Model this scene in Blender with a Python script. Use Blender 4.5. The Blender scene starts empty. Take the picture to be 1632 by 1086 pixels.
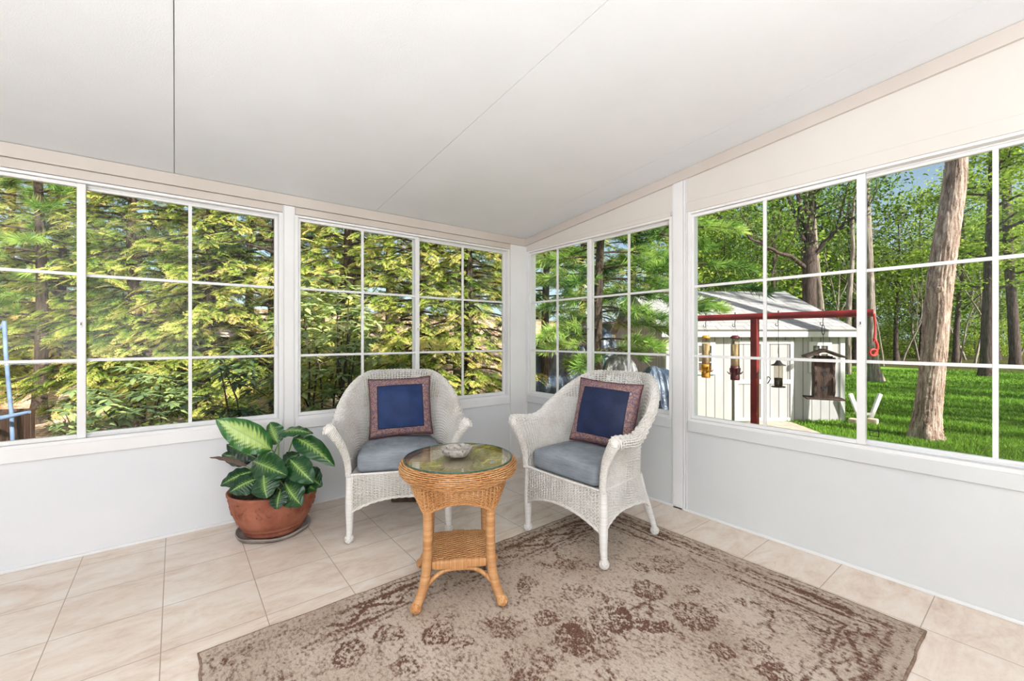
import bpy, math, random
import numpy as np
from mathutils import Vector, Matrix

rng = np.random.default_rng(7)
random.seed(7)
scene = bpy.context.scene
COL = scene.collection
PI = math.pi

# ------------------------------------------------------------------ camera
F, YAW, CY = 680.51, 0.668037, 538.96
CAM = np.array([-2.7815, -3.3073, 1.2])
FW = np.array([math.sin(YAW), math.cos(YAW), 0.0])
RT = np.array([math.cos(YAW), -math.sin(YAW), 0.0])
UP = np.array([0, 0, 1.0])


def at(u, v, d):
    """surveyed sight line -> world point at distance d along the viewing axis"""
    return CAM + FW * d + RT * ((u - 816) / F * d) - UP * ((v - CY) / F * d)


def on_z(u, v, z):
    return at(u, v, (z - 1.2) / (-(v - CY) / F))


cd = bpy.data.cameras.new('camera')
cam = bpy.data.objects.new('camera', cd)
COL.objects.link(cam)
cam.location = CAM
cam.rotation_euler = (PI / 2, 0, -YAW)
cd.sensor_width = 36
cd.lens = F / 1632 * 36
cd.shift_y = -(543 - CY) / 1632
cd.clip_start = 0.05
cd.clip_end = 500
scene.camera = cam


# ------------------------------------------------------------------ colour / node helpers
def lin(c):
    c = c / 255.0
    return c / 12.92 if c <= 0.04045 else ((c + 0.055) / 1.055) ** 2.4


def rgb(r, g, b):
    return (lin(r), lin(g), lin(b), 1.0)


class NT:
    def __init__(self, name):
        self.m = bpy.data.materials.new(name)
        self.m.use_nodes = True
        self.t = self.m.node_tree
        self.t.nodes.clear()
        self.out = self.n('ShaderNodeOutputMaterial')

    def n(self, kind, **kw):
        nd = self.t.nodes.new(kind)
        for k, v in kw.items():
            if isinstance(k, str) and hasattr(nd, k):
                setattr(nd, k, v)
        return nd

    def l(self, a, b):
        self.t.links.new(a, b)

    def val(self, sock, v):
        if isinstance(v, bpy.types.NodeSocket):
            self.l(v, sock)
        else:
            sock.default_value = v

    def math(self, op, a, b=None, c=None, clamp=False):
        nd = self.n('ShaderNodeMath', operation=op)
        nd.use_clamp = clamp
        self.val(nd.inputs[0], a)
        if b is not None:
            self.val(nd.inputs[1], b)
        if c is not None:
            self.val(nd.inputs[2], c)
        return nd.outputs[0]

    def coords(self, kind='Object', scale=(1, 1, 1), loc=(0, 0, 0)):
        tc = self.n('ShaderNodeTexCoord')
        mp = self.n('ShaderNodeMapping')
        mp.inputs['Scale'].default_value = scale
        mp.inputs['Location'].default_value = loc
        self.l(tc.outputs[kind], mp.inputs['Vector'])
        return mp.outputs[0]

    def noise(self, vec, scale=5, detail=4, rough=0.55, dist=0.0):
        nd = self.n('ShaderNodeTexNoise')
        self.l(vec, nd.inputs['Vector'])
        nd.inputs['Scale'].default_value = scale
        nd.inputs['Detail'].default_value = detail
        nd.inputs['Roughness'].default_value = rough
        nd.inputs['Distortion'].default_value = dist
        return nd.outputs[0]

    def ramp(self, fac, stops, interp='LINEAR'):
        nd = self.n('ShaderNodeValToRGB')
        cr = nd.color_ramp
        cr.interpolation = interp
        while len(cr.elements) < len(stops):
            cr.elements.new(0.5)
        for e, (p, c) in zip(cr.elements, stops):
            e.position = p
            e.color = c
        self.val(nd.inputs[0], fac)
        return nd.outputs[0]

    def mix(self, fac, a, b, blend='MIX'):
        nd = self.n('ShaderNodeMix', data_type='RGBA', blend_type=blend)
        self.val(nd.inputs[0], fac)
        self.val(nd.inputs[6], a)
        self.val(nd.inputs[7], b)
        return nd.outputs[2]

    def bump(self, height, strength=0.3, distance=0.01):
        nd = self.n('ShaderNodeBump')
        nd.inputs['Strength'].default_value = strength
        nd.inputs['Distance'].default_value = distance
        self.l(height, nd.inputs['Height'])
        return nd.outputs[0]

    def pbr(self, color, rough=0.5, normal=None, metal=0.0, spec=0.5):
        nd = self.n('ShaderNodeBsdfPrincipled')
        self.val(nd.inputs['Base Color'], color)
        self.val(nd.inputs['Roughness'], rough)
        self.val(nd.inputs['Metallic'], metal)
        nd.inputs['Specular IOR Level'].default_value = spec
        if normal is not None:
            self.l(normal, nd.inputs['Normal'])
        self.l(nd.outputs[0], self.out.inputs[0])
        return nd


def mat_noise(name, c1, c2, scale=8, rough=0.5, bump=0.0, bscale=60, stretch=(1, 1, 1), spec=0.4, lo=0.35, hi=0.65, coords='Object', bdist=0.004):
    N = NT(name)
    v = N.coords(coords, stretch)
    f = N.noise(v, scale)
    col = N.ramp(f, [(lo, c1), (hi, c2)])
    nm = None
    if bump:
        nm = N.bump(N.noise(v, bscale, 3), bump, bdist)
    N.pbr(col, rough, nm, 0, spec)
    return N.m


M = {}
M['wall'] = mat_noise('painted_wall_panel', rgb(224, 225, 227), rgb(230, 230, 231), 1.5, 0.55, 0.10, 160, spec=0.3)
M['wall_shaded'] = mat_noise('shaded_side_wall_panel', rgb(213, 214, 214), rgb(219, 220, 219), 1.5, 0.55, 0.10, 160, spec=0.3)  # wall colour darkened to stand for weaker light on the right wall
M['gable'] = mat_noise('almond_wall_panel', rgb(213, 206, 198), rgb(218, 212, 205), 1.5, 0.55, 0.08, 160, spec=0.3)
M['trim'] = mat_noise('white_vinyl_trim', rgb(232, 230, 228), rgb(238, 237, 236), 2, 0.38, spec=0.4)
M['header'] = mat_noise('warm_header_trim', rgb(201, 190, 180), rgb(207, 197, 188), 2, 0.42, spec=0.4)  # warmer and darker than the white trim
M['ceiling'] = mat_noise('stucco_ceiling_panel', rgb(236, 238, 240), rgb(240, 242, 244), 2, 0.6, 0.25, 220, spec=0.25)
M['roof_felt'] = mat_noise('pale_roof_sheet', rgb(206, 202, 198), rgb(214, 210, 206), 2, 0.8)


def mk_tile():
    N = NT('cream_stone_tile')
    v = N.coords('Object', (1, 1, 1), (2.8245 + 0.353 * 20, 0.1425 + 0.353 * 20, 0))
    b = N.n('ShaderNodeTexBrick')
    b.offset = 0.0
    b.squash = 1.0
    N.l(v, b.inputs['Vector'])
    b.inputs['Scale'].default_value = 1.0
    b.inputs['Brick Width'].default_value = 0.353
    b.inputs['Row Height'].default_value = 0.353
    b.inputs['Mortar Size'].default_value = 0.0022
    b.inputs['Mortar Smooth'].default_value = 0.3
    b.inputs['Bias'].default_value = 0.0
    b.inputs['Color1'].default_value = (0.35, 0.35, 0.35, 1)
    b.inputs['Color2'].default_value = (0.65, 0.65, 0.65, 1)
    b.inputs['Mortar'].default_value = (0.5, 0.5, 0.5, 1)
    vs = N.coords('Object', (1, 2.2, 1))
    n1 = N.noise(vs, 3.2, 6, 0.6, 1.2)
    n2 = N.noise(vs, 14, 5, 0.65, 1.5)
    f = N.math('ADD', N.math('MULTIPLY', n1, 0.7), N.math('MULTIPLY', n2, 0.3))
    col = N.ramp(f, [(0.30, rgb(206, 181, 160)), (0.45, rgb(226, 207, 189)), (0.55, rgb(234, 219, 204)), (0.70, rgb(240, 231, 221))])
    sep = N.math('MULTIPLY_ADD', b.outputs['Color'], 0.25, 0.875)
    hs = N.mix(0.55, col, sep, 'MULTIPLY')
    col2 = N.mix(b.outputs['Fac'], hs, rgb(176, 158, 141))
    h = N.math('SUBTRACT', N.math('MULTIPLY', n2, 0.15), b.outputs['Fac'])
    N.pbr(col2, N.math('MULTIPLY_ADD', n2, 0.25, 0.22), N.bump(h, 0.35, 0.003), 0, 0.4)
    return N.m


M['tile'] = mk_tile()


def mk_glass(name, ior=1.45, tint=(0.97, 0.99, 0.98, 1)):
    N = NT(name)
    # two-sided Schlick reflectance, so a thin pane never goes totally reflective from inside
    ge = N.n('ShaderNodeNewGeometry')
    dt = N.n('ShaderNodeVectorMath', operation='DOT_PRODUCT')
    N.l(ge.outputs['Normal'], dt.inputs[0])
    N.l(ge.outputs['Incoming'], dt.inputs[1])
    f0 = ((ior - 1) / (ior + 1)) ** 2
    om = N.math('SUBTRACT', 1.0, N.math('ABSOLUTE', dt.outputs['Value']), clamp=True)
    frs = N.math('MULTIPLY_ADD', N.math('POWER', om, 5.0), 1 - f0, f0)
    tr = N.n('ShaderNodeBsdfTransparent')
    tr.inputs[0].default_value = tint
    gl = N.n('ShaderNodeBsdfGlossy')
    gl.inputs['Roughness'].default_value = 0.0
    mx = N.n('ShaderNodeMixShader')
    N.l(frs, mx.inputs[0])
    N.l(tr.outputs[0], mx.inputs[1])
    N.l(gl.outputs[0], mx.inputs[2])
    N.l(mx.outputs[0], N.out.inputs[0])
    return N.m


M['glass'] = mk_glass('window_glass', 1.22)
M['table_glass'] = mk_glass('table_glass', 2.3, (0.94, 0.97, 0.95, 1))
M['feeder_clear'] = mk_glass('clear_feeder_plastic', 1.4, (0.9, 0.88, 0.84, 1))


def mk_wicker(name, c1, c2, c3, rough=0.55, scale=90):
    N = NT(name)
    v = N.coords('Object')
    f = N.noise(v, scale, 3, 0.6)
    g = N.noise(v, 6, 3, 0.5)
    col = N.ramp(N.math('MULTIPLY_ADD', g, 0.5, N.math('MULTIPLY', f, 0.5)), [(0.32, c1), (0.5, c2), (0.68, c3)])
    N.pbr(col, rough, None, 0, 0.35)
    return N.m


M['white_wicker'] = mk_wicker('white_painted_wicker', rgb(202, 193, 182), rgb(227, 222, 215), rgb(238, 235, 231))
M['honey_wicker'] = mk_wicker('honey_wicker', rgb(164, 108, 60), rgb(198, 144, 92), rgb(218, 172, 122), 0.45)


def mk_wrap(name, c1, c2, period=0.0045, axis=2):
    N = NT(name)
    tc = N.n('ShaderNodeTexCoord')
    sp = N.n('ShaderNodeSeparateXYZ')
    N.l(tc.outputs['Object'], sp.inputs[0])
    w = N.math('MULTIPLY_ADD', N.math('SINE', N.math('MULTIPLY', sp.outputs[axis], 2 * PI / period)), 0.5, 0.5)
    sc = [3, 3, 3]
    sc[axis] = 120
    n = N.noise(N.coords('Object', sc), 1.0, 3)
    col = N.ramp(n, [(0.35, c1), (0.65, c2)])
    col = N.mix(N.math('MULTIPLY', N.math('SUBTRACT', 1.0, w), 0.25), col, N.mix(1.0, col, (0.55, 0.5, 0.45, 1), 'MULTIPLY'))
    N.pbr(col, 0.45, N.bump(w, 0.35, 0.0015), 0, 0.35)
    return N.m


M['white_wrap'] = mk_wrap('white_wrapped_cane', rgb(226, 222, 216), rgb(240, 238, 235))
M['honey_wrap'] = mk_wrap('honey_wrapped_cane', rgb(180, 126, 78), rgb(208, 158, 108))
M['honey_wrap_x'] = mk_wrap('honey_wrapped_rail', rgb(176, 122, 74), rgb(206, 156, 106), 0.005, 0)


def mk_fabric(name, c1, c2):
    N = NT(name)
    v = N.coords('Object', (12, 12, 220))
    f = N.noise(v, 1.0, 4, 0.7)
    big = N.noise(N.coords('Object'), 5, 3)
    col = N.ramp(N.math('MULTIPLY_ADD', big, 0.45, N.math('MULTIPLY', f, 0.55)), [(0.34, c1), (0.64, c2)])
    N.pbr(col, 0.8, N.bump(N.noise(N.coords('Object'), 9, 2), 0.25, 0.02), 0, 0.2)
    return N.m


M['cushion'] = mk_fabric('grey_blue_cushion_cloth', rgb(112, 119, 128), rgb(152, 157, 162))


def mk_pillow(name, navy1, navy2):
    N = NT(name)
    tc = N.n('ShaderNodeTexCoord')
    sp = N.n('ShaderNodeSeparateXYZ')
    N.l(tc.outputs['Generated'], sp.inputs[0])
    ax = N.math('ABSOLUTE', N.math('SUBTRACT', sp.outputs[0], 0.5))
    ay = N.math('ABSOLUTE', N.math('SUBTRACT', sp.outputs[1], 0.5))
    mx = N.math('MAXIMUM', ax, ay)
    inner = N.math('LESS_THAN', mx, 0.352)
    line = N.math('LESS_THAN', N.math('ABSOLUTE', N.math('SUBTRACT', mx, 0.352)), 0.008)
    vor = N.n('ShaderNodeTexVoronoi')
    N.l(N.coords('Generated', (1, 1, 0.2)), vor.inputs['Vector'])
    vor.inputs['Scale'].default_value = 20
    nz = N.noise(N.coords('Generated', (1, 1, 0.2)), 34, 5, 0.7, 2.5)
    f = N.math('MULTIPLY_ADD', vor.outputs['Distance'], 0.35, N.math('MULTIPLY', nz, 0.75))
    pais = N.ramp(f, [(0.36, rgb(58, 54, 84)), (0.44, rgb(118, 78, 70)), (0.51, rgb(178, 148, 134)), (0.57, rgb(112, 72, 76)), (0.65, rgb(84, 78, 108)), (0.74, rgb(186, 158, 142))], 'LINEAR')
    nv = N.ramp(N.noise(N.coords('Generated'), 4, 3), [(0.35, navy1), (0.65, navy2)])
    col = N.mix(inner, pais, nv)
    col = N.mix(line, col, rgb(24, 26, 50))
    N.pbr(col, 0.6, N.bump(N.noise(N.coords('Generated'), 5, 2), 0.12, 0.02), 0, 0.3)
    return N.m


M['pillow_a'] = mk_pillow('navy_paisley_pillow', rgb(18, 38, 80), rgb(27, 50, 96))
M['pillow_b'] = mk_pillow('dark_navy_paisley_pillow', rgb(22, 32, 60), rgb(31, 43, 76))


def mk_rug():
    N = NT('worn_persian_rug')
    a = N.n('ShaderNodeAttribute')
    a.attribute_name = 'motif'
    v = N.coords('Object')
    wear = N.noise(v, 2.6, 4, 0.6)
    grain = N.noise(v, 120, 2, 0.7)
    fib = N.noise(N.coords('Object', (1.0, 0.6, 1)), 80, 3, 0.75)
    m = N.math('MULTIPLY', a.outputs['Fac'], N.math('MULTIPLY_ADD', wear, 1.0, 0.22))
    m = N.math('ADD', m, N.math('MULTIPLY_ADD', fib, 2.3, -1.14))
    m = N.math('ADD', m, N.math('MULTIPLY_ADD', N.noise(v, 7, 4, 0.7), 0.5, -0.27), clamp=True)
    base = N.ramp(N.math('MULTIPLY_ADD', wear, 0.6, N.math('MULTIPLY', grain, 0.4)), [(0.3, rgb(156, 137, 120)), (0.5, rgb(188, 170, 153)), (0.7, rgb(204, 190, 175))])
    dark = N.ramp(grain, [(0.3, rgb(82, 56, 44)), (0.7, rgb(124, 93, 78))])
    col = N.mix(N.ramp(m, [(0.04, (0, 0, 0, 1)), (0.60, (1, 1, 1, 1))]), base, dark)
    N.pbr(col, 0.95, N.bump(N.math('ADD', grain, fib), 0.35, 0.004), 0, 0.1)
    return N.m


M['rug'] = mk_rug()
M['rug_edge'] = mat_noise('rug_binding', rgb(120, 96, 80), rgb(152, 128, 108), 60, 0.95)
M['terracotta'] = mat_noise('terracotta', rgb(138, 80, 62), rgb(170, 108, 84), 9, 0.75, 0.25, 70, spec=0.25)
M['soil'] = mat_noise('potting_soil', rgb(48, 34, 26), rgb(86, 64, 48), 40, 0.95, 0.6, 60)
M['saucer'] = mat_noise('smoky_plastic_saucer', rgb(116, 104, 96), rgb(166, 156, 148), 7, 0.2, spec=0.7)
M['stone'] = None


def mk_stone():
    N = NT('pitted_pumice_stone')
    v = N.coords('Object')
    vor = N.n('ShaderNodeTexVoronoi')
    N.l(v, vor.inputs['Vector'])
    vor.inputs['Scale'].default_value = 75
    n = N.noise(v, 60, 4)
    pit = N.math('LESS_THAN', N.math('MULTIPLY_ADD', n, 0.5, vor.outputs['Distance']), 0.44)
    col = N.mix(pit, N.ramp(n, [(0.3, rgb(136, 128, 120)), (0.7, rgb(190, 183, 175))]), rgb(70, 60, 54))
    N.pbr(col, 0.9, N.bump(N.math('SUBTRACT', n, pit), 0.7, 0.004), 0, 0.2)
    return N.m


M['stone'] = mk_stone()


def mk_attr_leaf(name):
    N = NT(name)
    a = N.n('ShaderNodeAttribute')
    a.attribute_name = 'Col'
    p = N.pbr(a.outputs['Color'], 0.28, None, 0, 0.5)
    return N.m


M['houseleaf'] = mk_attr_leaf('variegated_leaf')
M['stem'] = mat_noise('green_stem', rgb(92, 120, 60), rgb(124, 150, 82), 10, 0.5)


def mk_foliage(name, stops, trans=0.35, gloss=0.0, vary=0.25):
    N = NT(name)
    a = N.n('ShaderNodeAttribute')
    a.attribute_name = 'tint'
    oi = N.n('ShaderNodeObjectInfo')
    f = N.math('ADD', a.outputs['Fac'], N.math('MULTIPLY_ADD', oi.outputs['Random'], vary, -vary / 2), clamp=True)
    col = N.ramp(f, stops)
    df = N.n('ShaderNodeBsdfDiffuse')
    N.l(col, df.inputs[0])
    tr = N.n('ShaderNodeBsdfTranslucent')
    N.l(col, tr.inputs[0])
    mx = N.n('ShaderNodeMixShader')
    mx.inputs[0].default_value = trans
    N.l(df.outputs[0], mx.inputs[1])
    N.l(tr.outputs[0], mx.inputs[2])
    res = mx
    if gloss:
        g = N.n('ShaderNodeBsdfGlossy')
        g.inputs['Roughness'].default_value = 0.35
        g.inputs[0].default_value = (0.9, 0.95, 1, 1)
        m2 = N.n('ShaderNodeMixShader')
        m2.inputs[0].default_value = gloss
        N.l(mx.outputs[0], m2.inputs[1])
        N.l(g.outputs[0], m2.inputs[2])
        res = m2
    N.l(res.outputs[0], N.out.inputs[0])
    return N.m


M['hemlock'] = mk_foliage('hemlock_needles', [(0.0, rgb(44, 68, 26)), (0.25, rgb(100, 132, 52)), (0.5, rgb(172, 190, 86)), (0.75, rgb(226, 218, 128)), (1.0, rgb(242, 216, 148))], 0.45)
M['pine'] = mk_foliage('pine_needles', [(0.0, rgb(48, 80, 40)), (0.3, rgb(112, 156, 70)), (0.6, rgb(178, 208, 108)), (1.0, rgb(230, 234, 150))])
M['rhodo'] = mk_foliage('rhododendron_leaf', [(0.0, rgb(62, 84, 62)), (0.5, rgb(128, 152, 96)), (1.0, rgb(214, 222, 146))], 0.25, 0.08)
M['woodleaf'] = mk_foliage('spring_tree_leaf', [(0.0, rgb(62, 88, 26)), (0.4, rgb(136, 166, 54)), (0.75, rgb(190, 210, 88)), (1.0, rgb(222, 230, 126))], 0.5)
M['oakleaf'] = mk_foliage('mid_green_leaf', [(0.0, rgb(58, 88, 40)), (0.5, rgb(126, 162, 76)), (1.0, rgb(184, 206, 116))], 0.5)
M['grass'] = mk_foliage('lawn_blades', [(0.0, rgb(88, 110, 40)), (0.5, rgb(120, 164, 58)), (0.85, rgb(158, 184, 84)), (1.0, rgb(206, 192, 132))], 0.35)


def mk_bark(name, c1, c2, c3, sx=22, sz=3.0, strength=0.9):
    N = NT(name)
    v = N.coords('Object', (1, 1, 0.14))
    n = N.noise(v, sx, 5, 0.65, 0.6)
    n2 = N.noise(N.coords('Object'), 60, 4, 0.7)
    f = N.math('MULTIPLY_ADD', n, 0.75, N.math('MULTIPLY', n2, 0.25))
    col = N.ramp(f, [(0.36, c1), (0.5, c2), (0.64, c3)])
    N.pbr(col, 0.9, N.bump(f, strength, 0.05), 0, 0.15)
    return N.m


M['bark_big'] = mk_bark('furrowed_pale_bark', rgb(84, 68, 62), rgb(170, 144, 132), rgb(226, 206, 194))
M['bark_dark'] = mk_bark('dark_brown_bark', rgb(54, 44, 42), rgb(88, 74, 70), rgb(122, 106, 100))
M['bark_pale'] = mk_bark('pale_grey_bark', rgb(96, 84, 76), rgb(150, 136, 126), rgb(196, 184, 174), 12)
M['bark_brown'] = mk_bark('brown_bark', rgb(50, 42, 36), rgb(82, 70, 60), rgb(116, 102, 88))


def mk_ground(name, stops, scale, bscale=20):
    N = NT(name)
    v = N.coords('Object')
    n = N.noise(v, scale, 6, 0.7)
    n2 = N.noise(v, scale * 9, 4, 0.7)
    f = N.math('MULTIPLY_ADD', n, 0.55, N.math('MULTIPLY', n2, 0.45))
    N.pbr(N.ramp(f, stops), 0.95, N.bump(n2, 0.6, 0.04), 0, 0.1)
    return N.m


M['lawn'] = mk_ground('lawn_turf', [(0.33, rgb(112, 92, 60)), (0.43, rgb(96, 138, 46)), (0.55, rgb(122, 168, 56)), (0.68, rgb(170, 164, 104))], 1.2)
M['concrete'] = mat_noise('weathered_concrete', rgb(176, 154, 138), rgb(206, 188, 172), 5, 0.9, 0.2, 60)


def mk_terrain():
    N = NT('leaf_litter_terrain')
    v = N.coords('Object')
    n = N.noise(v, 1.1, 6, 0.7)
    n2 = N.noise(v, 10, 4, 0.7)
    f = N.math('MULTIPLY_ADD', n, 0.55, N.math('MULTIPLY', n2, 0.45))
    a = N.ramp(f, [(0.34, rgb(110, 78, 58)), (0.45, rgb(176, 140, 112)), (0.54, rgb(222, 192, 166)), (0.66, rgb(244, 226, 208))])
    b = N.ramp(f, [(0.35, rgb(44, 48, 24)), (0.5, rgb(74, 76, 40)), (0.65, rgb(106, 98, 64))])
    sp = N.n('ShaderNodeSeparateXYZ')
    N.l(v, sp.inputs[0])
    k = N.math('MULTIPLY_ADD', sp.outputs[0], 0.1, -1.6, clamp=True)
    N.pbr(N.mix(k, a, b), 0.95, N.bump(n2, 0.6, 0.04), 0, 0.1)
    return N.m


M['terrain'] = mk_terrain()


def mk_paver():
    N = NT('pale_brick_pavers')
    b = N.n('ShaderNodeTexBrick')
    N.l(N.coords('Object'), b.inputs['Vector'])
    b.inputs['Scale'].default_value = 1
    b.inputs['Brick Width'].default_value = 0.22
    b.inputs['Row Height'].default_value = 0.11
    b.inputs['Mortar Size'].default_value = 0.008
    b.inputs['Color1'].default_value = rgb(214, 184, 164)
    b.inputs['Color2'].default_value = rgb(232, 208, 190)
    b.inputs['Mortar'].default_value = rgb(150, 116, 96)
    N.pbr(b.outputs['Color'], 0.9, None, 0, 0.2)
    return N.m


M['paver'] = mk_paver()


def mk_siding():
    N = NT('white_grooved_siding')
    tc = N.n('ShaderNodeTexCoord')
    sp = N.n('ShaderNodeSeparateXYZ')
    N.l(tc.outputs['Object'], sp.inputs[0])
    s = N.math('ADD', sp.outputs[0], sp.outputs[1])
    fr = N.math('FRACT', N.math('MULTIPLY', s, 1 / 0.19))
    g = N.math('LESS_THAN', N.math('ABSOLUTE', N.math('SUBTRACT', fr, 0.5)), 0.045)
    n = N.noise(N.coords('Object', (3, 3, 0.6)), 2.0, 3)
    col = N.mix(g, N.ramp(n, [(0.3, rgb(162, 160, 162)), (0.7, rgb(178, 176, 177))]), rgb(104, 101, 102))
    N.pbr(col, 0.75, N.bump(N.math('SUBTRACT', 1.0, g), 0.5, 0.01), 0, 0.2)
    return N.m


M['siding'] = mk_siding()
M['shed_white'] = mat_noise('shed_trim_paint', rgb(194, 193, 194), rgb(204, 203, 204), 3, 0.6)


def mk_shingle():
    N = NT('pale_roof_shingles')
    b = N.n('ShaderNodeTexBrick')
    N.l(N.coords('Object'), b.inputs['Vector'])
    b.inputs['Scale'].default_value = 1
    b.inputs['Brick Width'].default_value = 0.3
    b.inputs['Row Height'].default_value = 0.2
    b.inputs['Mortar Size'].default_value = 0.008
    b.inputs['Color1'].default_value = rgb(160, 158, 158)
    b.inputs['Color2'].default_value = rgb(178, 176, 176)
    b.inputs['Mortar'].default_value = rgb(126, 120, 116)
    N.pbr(b.outputs['Color'], 0.9, None, 0, 0.2)
    return N.m


M['shingle'] = mk_shingle()
M['dark_pane'] = mat_noise('dark_shed_glass', rgb(74, 70, 66), rgb(112, 104, 98), 6, 0.15, spec=0.6)
M['red_paint'] = mat_noise('dark_red_paint', rgb(104, 26, 28), rgb(140, 40, 38), 12, 0.5, 0.15, 80)
M['bright_red'] = mat_noise('bright_red_plastic', rgb(176, 36, 36), rgb(206, 60, 54), 6, 0.45)
M['black_metal'] = mat_noise('black_metal', rgb(36, 34, 34), rgb(60, 56, 54), 10, 0.45)
M['maroon'] = mat_noise('maroon_plastic', rgb(70, 26, 34), rgb(98, 40, 46), 10, 0.45)
M['amber'] = mat_noise('amber_plastic', rgb(168, 112, 26), rgb(206, 150, 54), 10, 0.4)
M['seed'] = mat_noise('bird_seed', rgb(40, 32, 26), rgb(110, 90, 66), 90, 0.9)
M['pale_seed'] = mat_noise('pale_bird_seed', rgb(196, 166, 120), rgb(226, 202, 164), 90, 0.9)
M['old_wood'] = mat_noise('weathered_dark_wood', rgb(48, 36, 31), rgb(88, 68, 58), 4, 0.85, 0.5, 30, (6, 6, 0.8), bdist=0.01)
M['dark_wood'] = mat_noise('dark_stained_wood', rgb(56, 40, 32), rgb(92, 68, 54), 4, 0.7, 0.3, 30, (8, 8, 0.8))
M['blue_grey_metal'] = mat_noise('blue_grey_painted_metal', rgb(100, 122, 154), rgb(126, 148, 178), 5, 0.5)
M['white_metal'] = mat_noise('white_painted_metal', rgb(236, 234, 232), rgb(246, 245, 244), 5, 0.5)
M['block'] = mat_noise('pinkish_stone_block', rgb(206, 176, 154), rgb(228, 204, 184), 9, 0.9, 0.3, 40)
M['sticker'] = mat_noise('black_sticker', rgb(20, 24, 20), rgb(32, 36, 32), 5, 0.5)
M['latch'] = mat_noise('dark_latch', rgb(50, 46, 44), rgb(70, 66, 62), 5, 0.5)


def mk_tarp(name, c1, c2, c3):
    N = NT(name)
    v = N.coords('Object', (1, 1, 0.5))
    n = N.noise(v, 4.5, 5, 0.65, 0.8)
    col = N.ramp(n, [(0.36, c1), (0.5, c2), (0.66, c3)])
    N.pbr(col, 0.35, N.bump(N.noise(v, 7, 4, 0.6, 1.0), 0.7, 0.06), 0, 0.6)
    return N.m


M['tarp_dark'] = mk_tarp('slate_blue_tarpaulin', rgb(46, 56, 72), rgb(72, 86, 106), rgb(112, 126, 146))
M['tarp_light'] = mk_tarp('silver_tarpaulin', rgb(70, 72, 78), rgb(124, 126, 130), rgb(206, 204, 200))


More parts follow.
